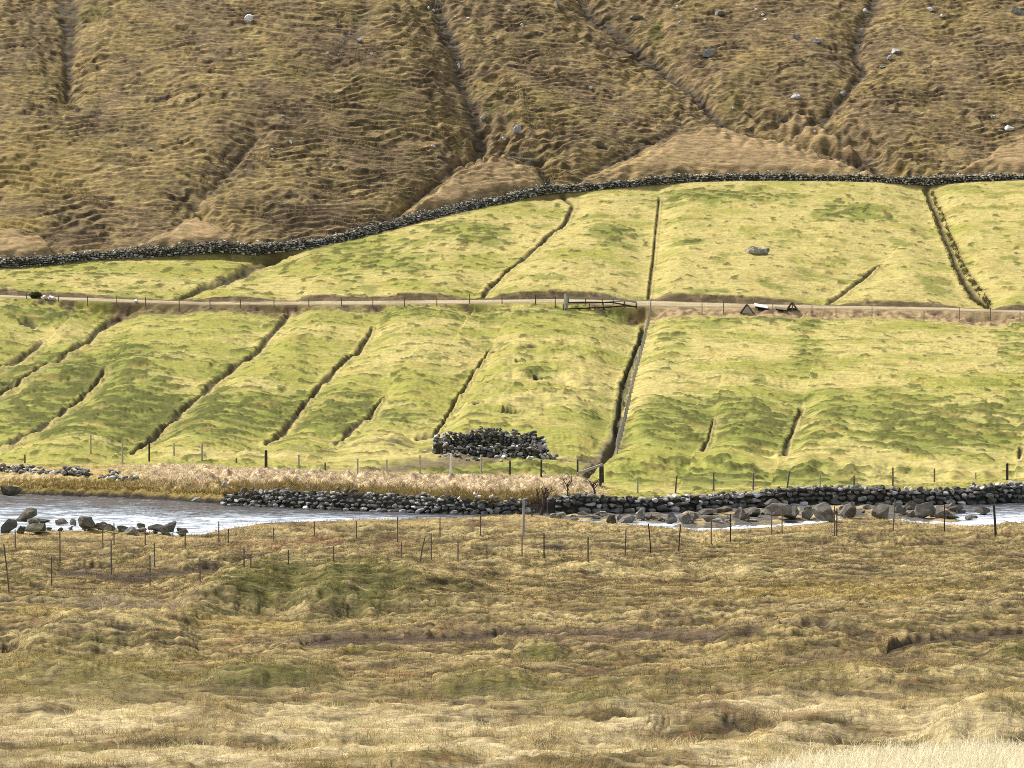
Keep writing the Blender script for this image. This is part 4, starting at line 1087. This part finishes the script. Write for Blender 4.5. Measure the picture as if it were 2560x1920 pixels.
HR = [  # hillside rocks: px, base row, w, h, tone, label or None for the tiny white ones
    (622, 54, 26, 22, 0.85, "largest white boulder high on the left part of the hillside"), (376, 378, 14, 9, 0.5, "flat grey rock on the pale patch low on the left hillside"),
    (818, 138, 10, 9, 0.85, None), (845, 140, 7, 6, 0.7, None), (930, 140, 9, 9, 0.9, None), (837, 192, 8, 7, 0.9, None), (854, 107, 14, 12, 0.55, "grey rock left of the round bluish rock on the upper hillside"),
    (899, 108, 20, 14, 0.45, "round bluish-grey rock in the brown patch of the upper hillside"), (877, 87, 11, 10, 0.4, "small grey rock above the round bluish rock"), (1071, 26, 10, 9, 0.85, None), (1084, 30, 9, 10, 0.85, None),
    (1138, 48, 8, 7, 0.85, None), (1169, 50, 11, 8, 0.9, None), (1274, 33, 11, 9, 0.8, None), (1146, 170, 9, 14, 0.75, "thin upright pale stone in the central gully"), (1208, 306, 16, 11, 0.7, "pale rock at the bottom of the central gully where it forks"),
    (1259, 356, 15, 10, 0.7, "pale rock below the fork of the central gully"), (1083, 371, 16, 10, 0.55, "grey rock in a pale hollow left of the central gully"), (709, 294, 14, 9, 0.55, "small slanting grey rock on the middle of the left hillside"),
    (726, 364, 9, 12, 0.9, None), (680, 381, 10, 8, 0.9, None), (1305, 66, 14, 9, 0.85, None), (1396, 22, 20, 18, 0.45, "grey outcrop at the top edge between the two main gullies"), (1477, 226, 11, 11, 0.85, None), (1537, 290, 10, 10, 0.9, None),
    (1592, 50, 44, 14, 0.5, "long grey scree patch in the diagonal gully near the top"), (1694, 23, 8, 10, 0.8, None), (1701, 60, 14, 11, 0.6, "grey-white rock right of the diagonal gully's mossy streak"), (1798, 40, 40, 18, 0.35, "dark outcrop with a white corner near the top right of the hillside"),
    (1889, 28, 8, 7, 0.85, None), (1908, 42, 13, 8, 0.9, None), (1914, 51, 13, 7, 0.85, None), (1769, 146, 44, 24, 0.35, "dark jagged outcrop with white spots right of the diagonal gully"), (1833, 277, 8, 7, 0.8, None),
    (1293, 342, 28, 30, 0.55, "tall angular grey rock above the wall's midpoint"), (1988, 98, 26, 16, 0.36, "dark grey rounded rock left of the right-hand gully"), (2043, 110, 34, 16, 0.55, "pale grey rock beside the dark rounded one"), (2163, 33, 18, 13, 0.7, "white rock in the right-hand gully near the top"),
    (2329, 30, 26, 13, 0.75, "wide white rock high on the right hillside"), (2354, 44, 15, 12, 0.85, "small bright rock just below the wide white rock"), (2545, 38, 40, 24, 0.36, "dark rock with a white face at the top right corner"), (2241, 136, 40, 16, 0.55, "lichened outcrop on the crest right of the right-hand gully"),
    (2224, 152, 18, 16, 0.5, "grey rock just below the lichened crest outcrop"), (2209, 172, 22, 10, 0.35, "dark low rock at the foot of the lichened crest outcrop"), (1989, 250, 32, 17, 0.6, "white-spotted rock above where the right-hand gullies meet"), (2108, 242, 16, 16, 0.4, "dark rock in the lower right-hand gully"),
    (2486, 299, 16, 11, 0.6, "grey rock above the white boulder near the right edge"), (2523, 331, 28, 18, 0.72, "white boulder low on the hillside near the right edge"), (2037, 334, 9, 8, 0.85, None)]
for i, (px, pb, w, h, tn, lab) in enumerate(HR):
    boulder("hill_rock", px, pb, w * 0.9, h * 0.9, tn - 0.04, M_HILLROCK, lab or "tiny white stone dotting the steep brown hillside", "rock", 1300 + i, None if lab else "tiny white stones scattered over the hillside", sub=2)

# ------------------------------------------------------------------ tubes and posts
def tube_np(pts, rads, seg=6):
    pts = np.array(pts, float); V, Fq = [], []
    for i, p in enumerate(pts):
        t = pts[min(i + 1, len(pts) - 1)] - pts[max(i - 1, 0)]; t /= np.linalg.norm(t) + 1e-9
        ref = np.array([0, 0, 1.0]) if abs(t[2]) < 0.9 else np.array([1.0, 0, 0])
        a = np.cross(t, ref); a /= np.linalg.norm(a); b = np.cross(t, a)
        for k in range(seg):
            an = 2 * math.pi * (k + 0.5) / seg
            V.append(p + rads[i] * (a * math.cos(an) + b * math.sin(an)))
    n = len(pts)
    for i in range(n - 1):
        for k in range(seg):
            Fq.append((i * seg + k, i * seg + (k + 1) % seg, (i + 1) * seg + (k + 1) % seg, (i + 1) * seg + k))
    return np.array(V), Fq

class MB:
    def __init__(s): s.v, s.f, s.n = [], [], 0
    def raw(s, V, Fq):
        s.v += [tuple(p) for p in V]; s.f += [tuple(i + s.n for i in q) for q in Fq]; s.n += len(V)
    def tube(s, pts, rads, seg=6):
        V, Fq = tube_np(pts, rads, seg); m = len(pts)
        Fq = Fq + [tuple(range(seg))[::-1], tuple((m - 1) * seg + k for k in range(seg))]
        s.raw(V, Fq)
    def beam(s, a, b, w, t, up=(0, 0, 1)):             # board from a to b, w across, t thick along up
        a, b, up = np.array(a, float), np.array(b, float), np.array(up, float)
        d_ = b - a; d_ /= np.linalg.norm(d_); sx = np.cross(d_, up); sx /= np.linalg.norm(sx); uz = np.cross(sx, d_)
        V = [p + sx * w / 2 * i + uz * t / 2 * j for p in (a, b) for i, j in ((-1, -1), (1, -1), (1, 1), (-1, 1))]
        s.raw(V, [(0, 1, 2, 3), (7, 6, 5, 4), (0, 4, 5, 1), (1, 5, 6, 2), (2, 6, 7, 3), (3, 7, 4, 0)])
    def build(s, name, mat, parent=None, origin=(0, 0, 0)):
        me = bpy.data.meshes.new(name)
        o_ = np.array(origin)
        me.from_pydata([tuple(np.array(p) - o_) for p in s.v], [], s.f); me.update()
        me.materials.append(mat)
        o = bpy.data.objects.new(name, me); COL.objects.link(o)
        if parent: o.parent = parent
        else: o.location = tuple(origin)
        return o

def fence(label, posts, wires, rad, group=None, name="wire_fence"):
    """posts: (px base, row top, row base, material, lean px, thickness factor)"""
    P = []
    for q in posts:
        px, yt, yb = q[:3]
        mt = q[3] if len(q) > 3 else M_POST; lean = q[4] if len(q) > 4 else 0; tk = q[5] if len(q) > 5 else 1
        b = hit(px, yb); m = b[1] / F
        P.append((b, np.array([b[0] + lean * m, b[1], b[2] + (yb - yt) * m]), mt, tk))
    P.sort(key=lambda e: e[0][0])
    org = P[0][0]
    root = empty(name, tuple(org), label, "fence")
    for b, t_, mt, tk in P:
        r = rad * tk
        mb = MB(); mb.tube([b - np.array([0, 0, 0.25]), b + (t_ - b) * 0.5, t_ - (t_ - b) * 0.03, t_], [r * 1.08, r, r * 0.95, r * 0.6], 7)
        mb.build("post", mt, root, org)
    if wires:
        mb = MB()
        for fr in wires:
            pts = []
            for (b, t_, _, _), (b2, t2, _, _) in zip(P[:-1], P[1:]):
                a_, c_ = b + (t_ - b) * fr, b2 + (t2 - b2) * fr
                for s_ in (0, 0.5):
                    q = a_ + (c_ - a_) * s_; q[2] -= 0.02 * (s_ > 0); pts.append(q + np.array([0, -rad, 0]))
            pts.append(P[-1][0] + (P[-1][1] - P[-1][0]) * fr + np.array([0, -rad, 0]))
            mb.tube(pts, [0.0035] * len(pts), 4)
        mb.build("wire", M_WIRE, root, org)
    return root, P, org

D_, PL = M_POSTDARK, M_POSTPALE
fence("leaning grey post and wire fence running along the near riverbank, left half", [
    (38, 1323, 1371), (150, 1323, 1407), (257, 1313, 1371), (285, 1309, 1364), (363, 1321, 1364), (463, 1333, 1371), (547, 1305, 1358), (571, 1323, 1358), (684, 1319, 1352),
    (786, 1307, 1344), (891, 1307, 1350), (994, 1294, 1358), (1100, 1292, 1340), (1201, 1292, 1340), (1308, 1247, 1342, M_PANEL, 2, 2.1)], (0.55, 0.92), 0.028)
fence("long fence of thin grey posts crossing the moor in front of the river", [
    (24, 1360, 1482, M_POST, -14), (129, 1393, 1466), (278, 1350, 1437), (375, 1387, 1464), (386, 1358, 1418), (500, 1395, 1456), (610, 1368, 1420), (627, 1383, 1420), (721, 1375, 1410), (834, 1368, 1407),
    (1004, 1356, 1399), (1048, 1344, 1405, M_POST, 14), (1078, 1337, 1403), (1145, 1352, 1405), (1217, 1362, 1399), (1305, 1340, 1393), (1360, 1333, 1395, D_), (1470, 1342, 1405, M_POST, 0, 1.3),
    (1562, 1321, 1391, M_POST, 3), (1628, 1309, 1383, D_, -7), (1696, 1313, 1379, D_, 5), (1778, 1302, 1362), (1826, 1284, 1354, D_), (1929, 1269, 1342), (1955, 1286, 1337), (2086, 1265, 1340), (2092, 1269, 1340, D_),
    (2232, 1247, 1329, M_POST, 6), (2361, 1263, 1331, D_), (2490, 1263, 1340, D_, -6, 2.0), (2640, 1268, 1342)], (0.3, 0.6, 0.92), 0.028)
_, PF, of = fence("post and wire fence along the far riverbank below the stone ruin", [
    (62, 1136, 1158), (227, 1086, 1134, PL), (306, 1107, 1158, PL), (373, 1105, 1155, D_), (435, 1109, 1140, PL), (505, 1113, 1158, PL), (591, 1147, 1160), (665, 1130, 1172, D_, 0, 1.6), (747, 1140, 1173, PL), (813, 1160, 1178),
    (894, 1148, 1183, PL), (967, 1156, 1186, PL), (1050, 1142, 1187, PL), (1127, 1138, 1188, M_WHITE, 1, 1.2), (1203, 1142, 1186, PL), (1275, 1152, 1190, D_), (1353, 1150, 1191, D_), (1444, 1150, 1191, D_),
    (1501, 1166, 1214, D_, 0, 1.3), (1507, 1160, 1208, D_, -1, 1.3)], (0.5, 0.9), 0.055)
rt = _
mb = MB(); a_ = PF[-3][0] + np.array([0, -0.1, 0.15]); b_ = PF[-1][1] + np.array([0, -0.1, -0.05]); mb.beam(a_, b_, 0.12, 0.14); mb.build("brace", M_PANEL, rt, of)
fence("sparse thin wire fence along the top of the right river wall", [
    (1594, 1195, 1232, PL), (1688, 1189, 1233, M_POST, 4), (1784, 1181, 1226), (1883, 1183, 1224), (1967, 1177, 1221, M_POST, 7), (2050, 1185, 1218, PL), (2135, 1189, 1216), (2232, 1169, 1215), (2336, 1173, 1207), (2439, 1181, 1198, PL),
    (2518, 1158, 1200, D_, 0, 1.5), (2640, 1160, 1196)], (0.5, 0.9), 0.05)
fence("roadside fence of small dark posts left of the sheep pen", [
    (66, 734, 748), (146, 742, 756), (219, 742, 766), (292, 744, 768), (364, 746, 770), (448, 752, 778), (525, 752, 774), (601, 748, 772), (685, 748, 770), (772, 744, 766), (854, 742, 764), (932, 747, 770), (1011, 744, 768), (1092, 744, 766),
    (1174, 735, 759), (1255, 738, 760, D_), (1339, 738, 761, D_), (1388, 745, 774, D_)], (0.9,), 0.055)
fence("thin posts of the roadside fence on the right, from the pen past the hurdles", [
    (1755, 754, 788), (1809, 752, 788), (1932, 758, 786), (2030, 766, 792), (2090, 770, 794), (2180, 768, 796), (2310, 776, 802), (2398, 768, 799), (2476, 770, 804), (2550, 778, 804), (2640, 780, 806)], (0.9,), 0.05)
fence("close-set silvery posts of the fence running down the field beside the dark ditch", [
    (1627, 752, 782, M_PANEL), (1626, 762, 791, M_PANEL), (1624, 771, 799, M_PANEL), (1623, 780, 808, M_PANEL), (1621, 789, 817, M_PANEL), (1619, 797, 825, M_PANEL), (1617, 806, 834, M_PANEL), (1615, 815, 843, M_PANEL), (1613, 823, 851, M_PANEL), (1611, 832, 860, M_PANEL), (1609, 841, 870, M_PANEL), (1606, 849, 879, M_PANEL), (1604, 858, 888, M_PANEL), (1602, 867, 898, M_PANEL), (1599, 875, 907, M_PANEL), (1597, 884, 916, M_PANEL), (1594, 894, 926, M_PANEL), (1592, 903, 935, M_PANEL), (1589, 912, 944, M_PANEL), (1587, 922, 954, M_PANEL), (1584, 931, 964, M_PANEL), (1582, 940, 974, M_PANEL), (1580, 950, 984, M_PANEL), (1577, 960, 994, M_PANEL), (1575, 970, 1004, M_PANEL), (1573, 980, 1015, M_PANEL), (1570, 990, 1025, M_PANEL), (1568, 1000, 1036, M_PANEL), (1566, 1011, 1047, M_PANEL), (1563, 1021, 1057, M_PANEL), (1561, 1032, 1068, M_PANEL), (1558, 1043, 1080, M_PANEL), (1555, 1053, 1091, M_PANEL), (1552, 1064, 1102, M_PANEL), (1549, 1076, 1114, M_PANEL), (1546, 1087, 1125, M_PANEL), (1543, 1098, 1136, M_PANEL)], (0.3, 0.6, 0.92), 0.06)

# sheep pen by the road
def pen():
    rim = [(1408, 776), (1445, 774), (1474, 773), (1508, 771), (1560, 770), (1590, 770)]
    back = [(1420, 757), (1462, 756), (1503, 756), (1530, 757), (1560, 763), (1590, 769)]
    A = hit(*rim[0])
    root = empty("sheep_pen", tuple(A), "low railed sheep pen beside the track with dark rails and a white gatepost", "pen")
    def line(pts, hpx):
        B = [hit(*q) for q in pts]; return B, [q + np.array([0, 0, hpx * q[1] / F]) for q in B]
    fb, ft = line(rim, 15); bb, btp = line(back, 9)
    bb = [np.array([q[0], fb[0][1] + 2.6, max(q[2], fb[0][2])]) for q in bb]
    for B, hp in ((fb, 15), (bb, 13)):
        for q in B:
            m = q[1] / F
            mb = MB(); mb.beam(q - np.array([0, 0, 0.2]), q + np.array([0, 0, hp * m]), 0.11, 0.11, (0, 1, 0)); mb.build("post", M_POST, root, A)
        for fr in (0.12, 0.95):
            mb = MB()
            for q, q2 in zip(B[:-1], B[1:]):
                mb.beam(q + np.array([0, -0.08, hp * q[1] / F * fr]), q2 + np.array([0, -0.08, hp * q2[1] / F * fr]), 0.05, 0.16)
            mb.build("rail", M_POSTDARK if fr < 0.5 else M_PANEL, root, A)
    m = A[1] / F
    mb = MB(); mb.beam(A + np.array([2 * m, 0.1, 0]), A + np.array([5 * m, 0.1, 40 * m]), 0.24, 0.2, (0, 1, 0)); mb.build("gatepost", M_WHITE, root, A)
    mb = MB(); mb.beam(A + np.array([9 * m, 0.5, 0]), A + np.array([9 * m, 0.5, 34 * m]), 0.3, 0.1, (0, 1, 0)); mb.build("gate_board", M_PANEL, root, A)
pen()

# A-shaped wooden hurdles and the things between them
def hurdle(pxl, pxt, pxr, yt, ybl, ybr, label, boarded):
    L_ = hit(pxl, ybl); m = L_[1] / F
    L = L_.copy(); T = np.array([(pxt - CX) / F * L[1], L[1], L[2] + (ybl - yt) * m]); Rr = np.array([(pxr - CX) / F * L[1], L[1], L[2] + (ybl - ybr) * m])
    root = empty("timber_hurdle", tuple(L), label, "hurdle")
    dep = 1.2
    for a, b, mt in ((L, T, M_POSTDARK), (Rr, T, M_POST)):
        mb = MB()
        mid = np.array([0, dep / 2, 0])
        mb.beam(a + mid, b + mid, dep, 0.16, np.cross(b - a, (0, 1, 0)) * (1 if a is L else -1)); mb.build("roof_board", mt, root, L)
    mb = MB(); c0 = (L + Rr) / 2; mb.beam(np.array([T[0], L[1] + 0.12, c0[2] - 0.1]), T + np.array([0, 0.12, -0.1]), 0.12, 0.12, (0, 1, 0)); mb.build("prop", M_POST, root, L)
    if boarded:
        mb = MB(); V = [L + np.array([0.15, 0.0, 0]), Rr + np.array([-0.15, 0.0, 0]), T + np.array([0, 0.0, -0.15])]; V2 = [p + np.array([0, 0.05, 0]) for p in V]
        mb.raw(V + V2, [(0, 1, 2), (5, 4, 3), (0, 3, 4, 1), (1, 4, 5, 2), (2, 5, 3, 0)]); mb.build("gable_board", M_POSTPALE, root, L)
hurdle(1851, 1868, 1886, 763, 785, 786, "left A-shaped timber hurdle by the track with grey boarded end", True)
hurdle(1966, 1981, 1999, 757, 779, 782, "right A-shaped open timber hurdle by the track with a central prop", False)
def lean(px, yb, w, h, label, name, tilt):
    A = hit(px - w / 2, yb); m = A[1] / F
    root = empty(name, tuple(A), label, "shelter")
    W, H, dp = w * m, h * m, 1.6
    mb = MB()
    V = [(0, 0, H * 0.45), (W, 0, 0.05), (W, dp, 0.1), (0, dp, H * 0.5), (0, 0, H * 0.6), (W, 0, H * 0.2), (W, dp, H * 0.55), (0, dp, H * 1.05)]
    mb.raw([A + np.array(p) for p in V], [(3, 2, 1, 0), (4, 5, 6, 7), (0, 1, 5, 4), (1, 2, 6, 5), (2, 3, 7, 6), (3, 0, 4, 7)]); mb.build("side_board", M_POSTDARK, root, A)
    mb = MB()
    q = [(-0.08, -0.12, H * 0.62), (W + 0.08, -0.12, H * 0.22), (W + 0.08, dp + 0.1, H * 0.62), (-0.08, dp + 0.1, H * 1.12)]
    V = [A + np.array(p) for p in q] + [A + np.array(p) + np.array([0, 0, 0.07]) for p in q]
    mb.raw(V, [(3, 2, 1, 0), (4, 5, 6, 7), (0, 1, 5, 4), (1, 2, 6, 5), (2, 3, 7, 6), (3, 0, 4, 7)]); mb.build("roof_sheet", M_WHITE if tilt else M_POST, root, A)
    mb = MB()
    for fx in (0.15, 0.8):
        mb2 = MB(); mb2.beam(A + np.array([W * fx, 0.15, -0.1]), A + np.array([W * fx, 0.15, H * 0.4]), 0.12, 0.12, (0, 1, 0)); mb2.build("leg", M_PANEL, root, A)
lean(1904, 775, 30, 14, "tilted dark box with bright white roof sheet between the two A-shaped hurdles", "feed_box", True)
lean(1953, 779, 25, 10, "low dark trough-like box against the right A-shaped hurdle", "feed_box", False)

# bare shrubs on the bank
def shrub(px, pyb, w, h, label, seed, n=6, trunk=0.05, lean=0.0):
    rng = np.random.default_rng(seed)
    A = hit(px, pyb); m = A[1] / F; W, H = w * m, h * m
    root = empty("bare_shrub", tuple(A), label, "shrub")
    mb = MB()
    top = A + np.array([lean * W, 0, H * 0.55])
    mb.tube([A - np.array([0, 0, 0.1]), A + (top - A) * 0.5 + rng.normal(0, 0.02, 3), top], [trunk, trunk * 0.8, trunk * 0.55], 6)
    mb.build("trunk", M_TWIG, root, A)
    mb = MB()
    for k in range(n):
        s_ = A + (top - A) * rng.uniform(0.25, 1.0)
        e = A + np.array([rng.uniform(-0.5, 0.5) * W + lean * W, rng.uniform(-0.3, 0.3) * W, H * rng.uniform(0.6, 1.0)])
        mid = (s_ + e) / 2 + rng.normal(0, 0.05, 3)
        mb.tube([s_, mid, e], [trunk * 0.5, trunk * 0.35, trunk * 0.15], 5)
        for _ in range(3):
            s2 = s_ + (e - s_) * rng.uniform(0.4, 0.95); e2 = s2 + np.array([rng.normal(0, 0.2) * W, rng.normal(0, 0.1) * W, H * rng.uniform(0.08, 0.25)])
            mb.tube([s2, e2], [trunk * 0.25, trunk * 0.1], 4)
    mb.build("twigs", M_TWIG, root, A)
shrub(1352, 1288, 40, 74, "thick leaning dead shrub in front of the river wall's left end", 1, 6, 0.11, 0.22)
shrub(1419, 1243, 36, 56, "thin reddish bare shrub standing on the corner of the river wall", 2, 7, 0.05)
shrub(1487, 1240, 46, 44, "forked dark bare bush beside the fence corner posts", 3, 8, 0.06, -0.1)
shrub(1330, 1292, 30, 40, "low twiggy shrub against the dark stones beside the thick fence post", 4, 7, 0.04)

# leafy bush and pale stones by the road, left
def leaf_bush(px, pyb, w, h, label, seed):
    rng = np.random.default_rng(seed); A = hit(px, pyb); m = A[1] / F; W, H = w * m, h * m
    root = empty("evergreen_bush", tuple(A), label, "bush")
    mb = MB()
    for k in range(5):
        e = A + np.array([rng.uniform(-0.3, 0.3) * W, rng.uniform(-0.3, 0.3) * W, H * 0.7]); mb.tube([A, e], [0.05, 0.02], 5)
    mb.build("stem", M_TWIG, root, A)
    n = 2600; c0 = rng.normal(size=(n, 3)); c0 /= np.linalg.norm(c0, axis=1)[:, None]; c0 *= rng.random((n, 1)) ** 0.35
    c0 = c0 * np.array([W / 2, W / 2.6, H * 0.5]) * (1 + 0.25 * noise(c0[:, 0] * 3, c0[:, 2] * 3, seed)[:, None]) + np.array([0, 0, H * 0.5])
    u = rng.normal(size=(n, 3)); u /= np.linalg.norm(u, axis=1)[:, None]; v = np.cross(u, rng.normal(size=(n, 3))); v /= np.linalg.norm(v, axis=1)[:, None]
    s_ = rng.uniform(0.04, 0.09, (n, 1))
    V = np.stack([c0 - u * s_, c0 + v * s_ * 0.6, c0 + u * s_, c0 - v * s_ * 0.6], 1).reshape(-1, 3)
    col = np.repeat(np.array((0.085, 0.095, 0.035))[None] * rng.uniform(0.6, 1.4, (n, 1)), 4, 0)
    o = mesh_np("foliage", V, np.arange(n * 4).reshape(n, 4), M_BLADE, False, {"cover": col}); o.parent = root
leaf_bush(89, 746, 32, 16, "rounded dark green bush at the left end of the track", 5)
for i, (px, pb, w, h, lab) in enumerate([(99, 746, 8, 9, "small whitish stone beside the dark green bush"), (113, 749, 16, 11, "broad white stone on the track edge right of the bush"), (130, 752, 20, 13, "long pale sloping stone beside the broad white stone"), (340, 757, 14, 9, "pale stone on the brown verge of the track")]):
    boulder("track_stone", px, pb, w, h, 0.85, M_HILLROCK, lab, "stone", 1400 + i, sub=2)

# ------------------------------------------------------------------ grass blades
def blades(name, pts, hgt, wid, lean, cols, seed, label, cat="grass"):
    """pts (n,3) roots; hgt, wid arrays; cols (n,3)"""
    rng = np.random.default_rng(seed); n = len(pts)
    az = rng.uniform(0, 2 * math.pi, n); la = rng.normal(0.0, 1.0, n) * lean + lean * 0.6
    wx, wy = np.cos(az), np.sin(az)
    laz = rng.uniform(0, 2 * math.pi, n)
    lx, ly = np.cos(laz) * la, np.sin(laz) * la
    w = np.stack([wx, wy, np.zeros(n)], -1) * wid[:, None] / 2
    up = lambda f, bend: np.stack([lx * hgt * bend, ly * hgt * bend, hgt * f], -1)
    m1, tp = pts + up(0.55, 0.3), pts + up(1.0, 1.0)
    V = np.stack([pts - w, pts + w, m1 + w * 0.75, m1 - w * 0.75, tp + w * 0.15, tp - w * 0.15], 1).reshape(-1, 3)
    i0 = np.arange(n)[:, None] * 6
    Fq = np.concatenate([i0 + np.array([0, 1, 2, 3]), i0 + np.array([3, 2, 4, 5])])
    o = mesh_np(name, V, Fq, M_BLADE, False, {"cover": np.repeat(cols, 6, 0)})
    return tag(o, label, cat, kind="stuff")

def scatter(rowsel, weight, n, rng):
    """roots on the finished ground, chosen by a weight per grid cell"""
    w = (weight).ravel().astype(float); w = np.clip(w, 0, None); cdf = np.cumsum(w); cdf /= cdf[-1]
    k = np.searchsorted(cdf, rng.random(n)); r, c_ = np.unravel_index(k, weight.shape)
    base = V3[rowsel]; c2 = np.clip(c_ + 1, 0, Cn - 1); r2 = np.clip(r + 1, 0, weight.shape[0] - 1)
    fu, fv = rng.random(n)[:, None], rng.random(n)[:, None]
    p = base[r, c_] * (1 - fu) * (1 - fv) + base[r, c2] * fu * (1 - fv) + base[r2, c_] * (1 - fu) * fv + base[r2, c2] * fu * fv
    return p, COV[rowsel][r, c_], r, c_

vis = (U > -120) & (U < 2690)
rng = np.random.default_rng(77)
# moor tussocks
rs = sl('k2', 'k7'); pxs, pys = PX[rs], PY[rs]
wgt = vis[None, :] * (0.3 + np.clip(COV[rs][..., 0] * 2.2, 0, 1)) * sstep(-0.3, 0.3, fbm(X[rs] / 1.2, D[rs] / 1.2, 401, 2)) * np.clip((D[rs] / 120) ** 1.0, 0.3, 1.5)
wgt = wgt * (1 - np.clip(COV[rs][..., 0] < 0.06, 0, 1))
p, cc, r_, c_ = scatter(rs, wgt, 130000, rng)
n = len(p)
w2_ = vis[None, :] * sstep(1600, 1850, pys) * (pys < 2000) * sstep(0.0, 0.4, fbm(X[rs] / 1.6, D[rs] / 1.6, 409, 3))
pb_, cb_, _, _ = scatter(rs, w2_, 26000, rng)
p = np.concatenate([p, pb_]); cc = np.concatenate([cc, np.clip(cb_ * 1.3 + np.array([[0.1, 0.075, 0.03]]), 0, 0.8)])
hb_ = np.concatenate([rng.uniform(0.05, 0.13, n), rng.uniform(0.1, 0.24, len(pb_))]); n = len(p)
blades("moor_grass", p, hb_, rng.uniform(0.008, 0.018, n) * np.clip(p[:, 1] / 110, 0.6, 1.4), 1.1,
       np.clip(cc * rng.uniform(0.7, 1.5, (n, 1)) + 0.008, 0, 0.7), 1, "dry tan and olive moor grass covering the foreground")
# rank bleached grass on the far bank
rs = sl('k10', 'k11'); pxs = PX[rs]
wgt = sstep(270, 420, pxs) * sstep(1520, 1430, pxs) * sstep(-0.35, 0.3, fbm(X[rs] / 0.9, D[rs] / 0.9, 403, 2))
p, cc, r_, c_ = scatter(rs, wgt, 60000, rng); n = len(p)
tint = np.array([[0.80, 0.66, 0.44]]) * rng.uniform(0.55, 1.2, (n, 1)) * (0.85 + 0.35 * noise(p[:, 0] / 0.7, p[:, 1] / 1.2, 9))[:, None] + np.array([[0.03, 0.05, 0.03]]) * rng.random((n, 1))
blades("reed_grass", p, rng.uniform(0.06, 0.18, n), rng.uniform(0.015, 0.03, n), 1.1, tint, 2, "tall bleached pinkish grass on the far riverbank")
# grass hanging on the river bank lip and near edge
rs = sl('k9', 'k11'); pxs = PX[rs]
tb = np.clip((D[rs] - d9[None, :]) / (d11 - d9)[None, :], 0, 1)
wgt = vis[None, :] * (sstep(0.35, 0.1, tb)) * (D[rs] > d10[None, :] - 0.3) * (1 - sstep(1340, 1400, pxs)) * (1 + 2.0 * sstep(540, 600, pxs))
p, cc, r_, c_ = scatter(rs, wgt, 30000, rng); n = len(p)
blades("bank_grass", p, rng.uniform(0.12, 0.32, n), rng.uniform(0.015, 0.03, n), 0.7, np.array([[0.27, 0.2, 0.07]]) * rng.uniform(0.6, 1.5, (n, 1)), 3, "olive and tan grass hanging over the far river bank")
# pale tall grass, bottom right, close to the camera
rs = sl('k1', 'k4'); pxs, pys = PX[rs], PY[rs]
edge = np.interp(pxs, [1880, 1960, 2060, 2150, 2250, 2350, 2450, 2560, 2720], [1950, 1925, 1905, 1895, 1885, 1875, 1868, 1872, 1860])
wgt = sstep(0, 22, pys - edge) * (pys < 2150) * (pxs > 1850) * (pxs < 2900)
p, cc, r_, c_ = scatter(rs, wgt, 60000, rng); n = len(p)
blades("pale_grass", p, rng.uniform(0.15, 0.45, n) * (0.7 + 0.9 * rng.random(n) ** 6), rng.uniform(0.012, 0.026, n), 0.5, np.array([[0.93, 0.85, 0.62]]) * rng.uniform(0.75, 1.15, (n, 1)), 4, "bright pale straw grass clump in the bottom right corner")
# rush tufts along the right-hand ditch of the upper field
rs = sl('k15', 'k17'); pxs, pys = PX[rs], PY[rs]
def along(pts, lo, hi):
    w = np.zeros_like(pxs); sel, dist, side, ww = poly_field(pxs, pys, pts, pad=60); w[sel] = (dist / np.maximum(ww, 1) > lo) * (dist / np.maximum(ww, 1) < hi); return w
wgt = along(DITCH[3][0], 0.5, 1.5) * sstep(-0.1, 0.25, noise(X[rs] / 0.9, D[rs] / 2.2, 405)) 
p, cc, r_, c_ = scatter(rs, wgt, 6000, rng); n = len(p)
blades("ditch_rushes", p, rng.uniform(0.2, 0.55, n), rng.uniform(0.02, 0.05, n), 1.1, np.array([[0.10, 0.085, 0.035]]) * rng.uniform(0.5, 1.8, (n, 1)), 5, "dark rushes fringing the right-hand ditch of the upper field", "rushes")
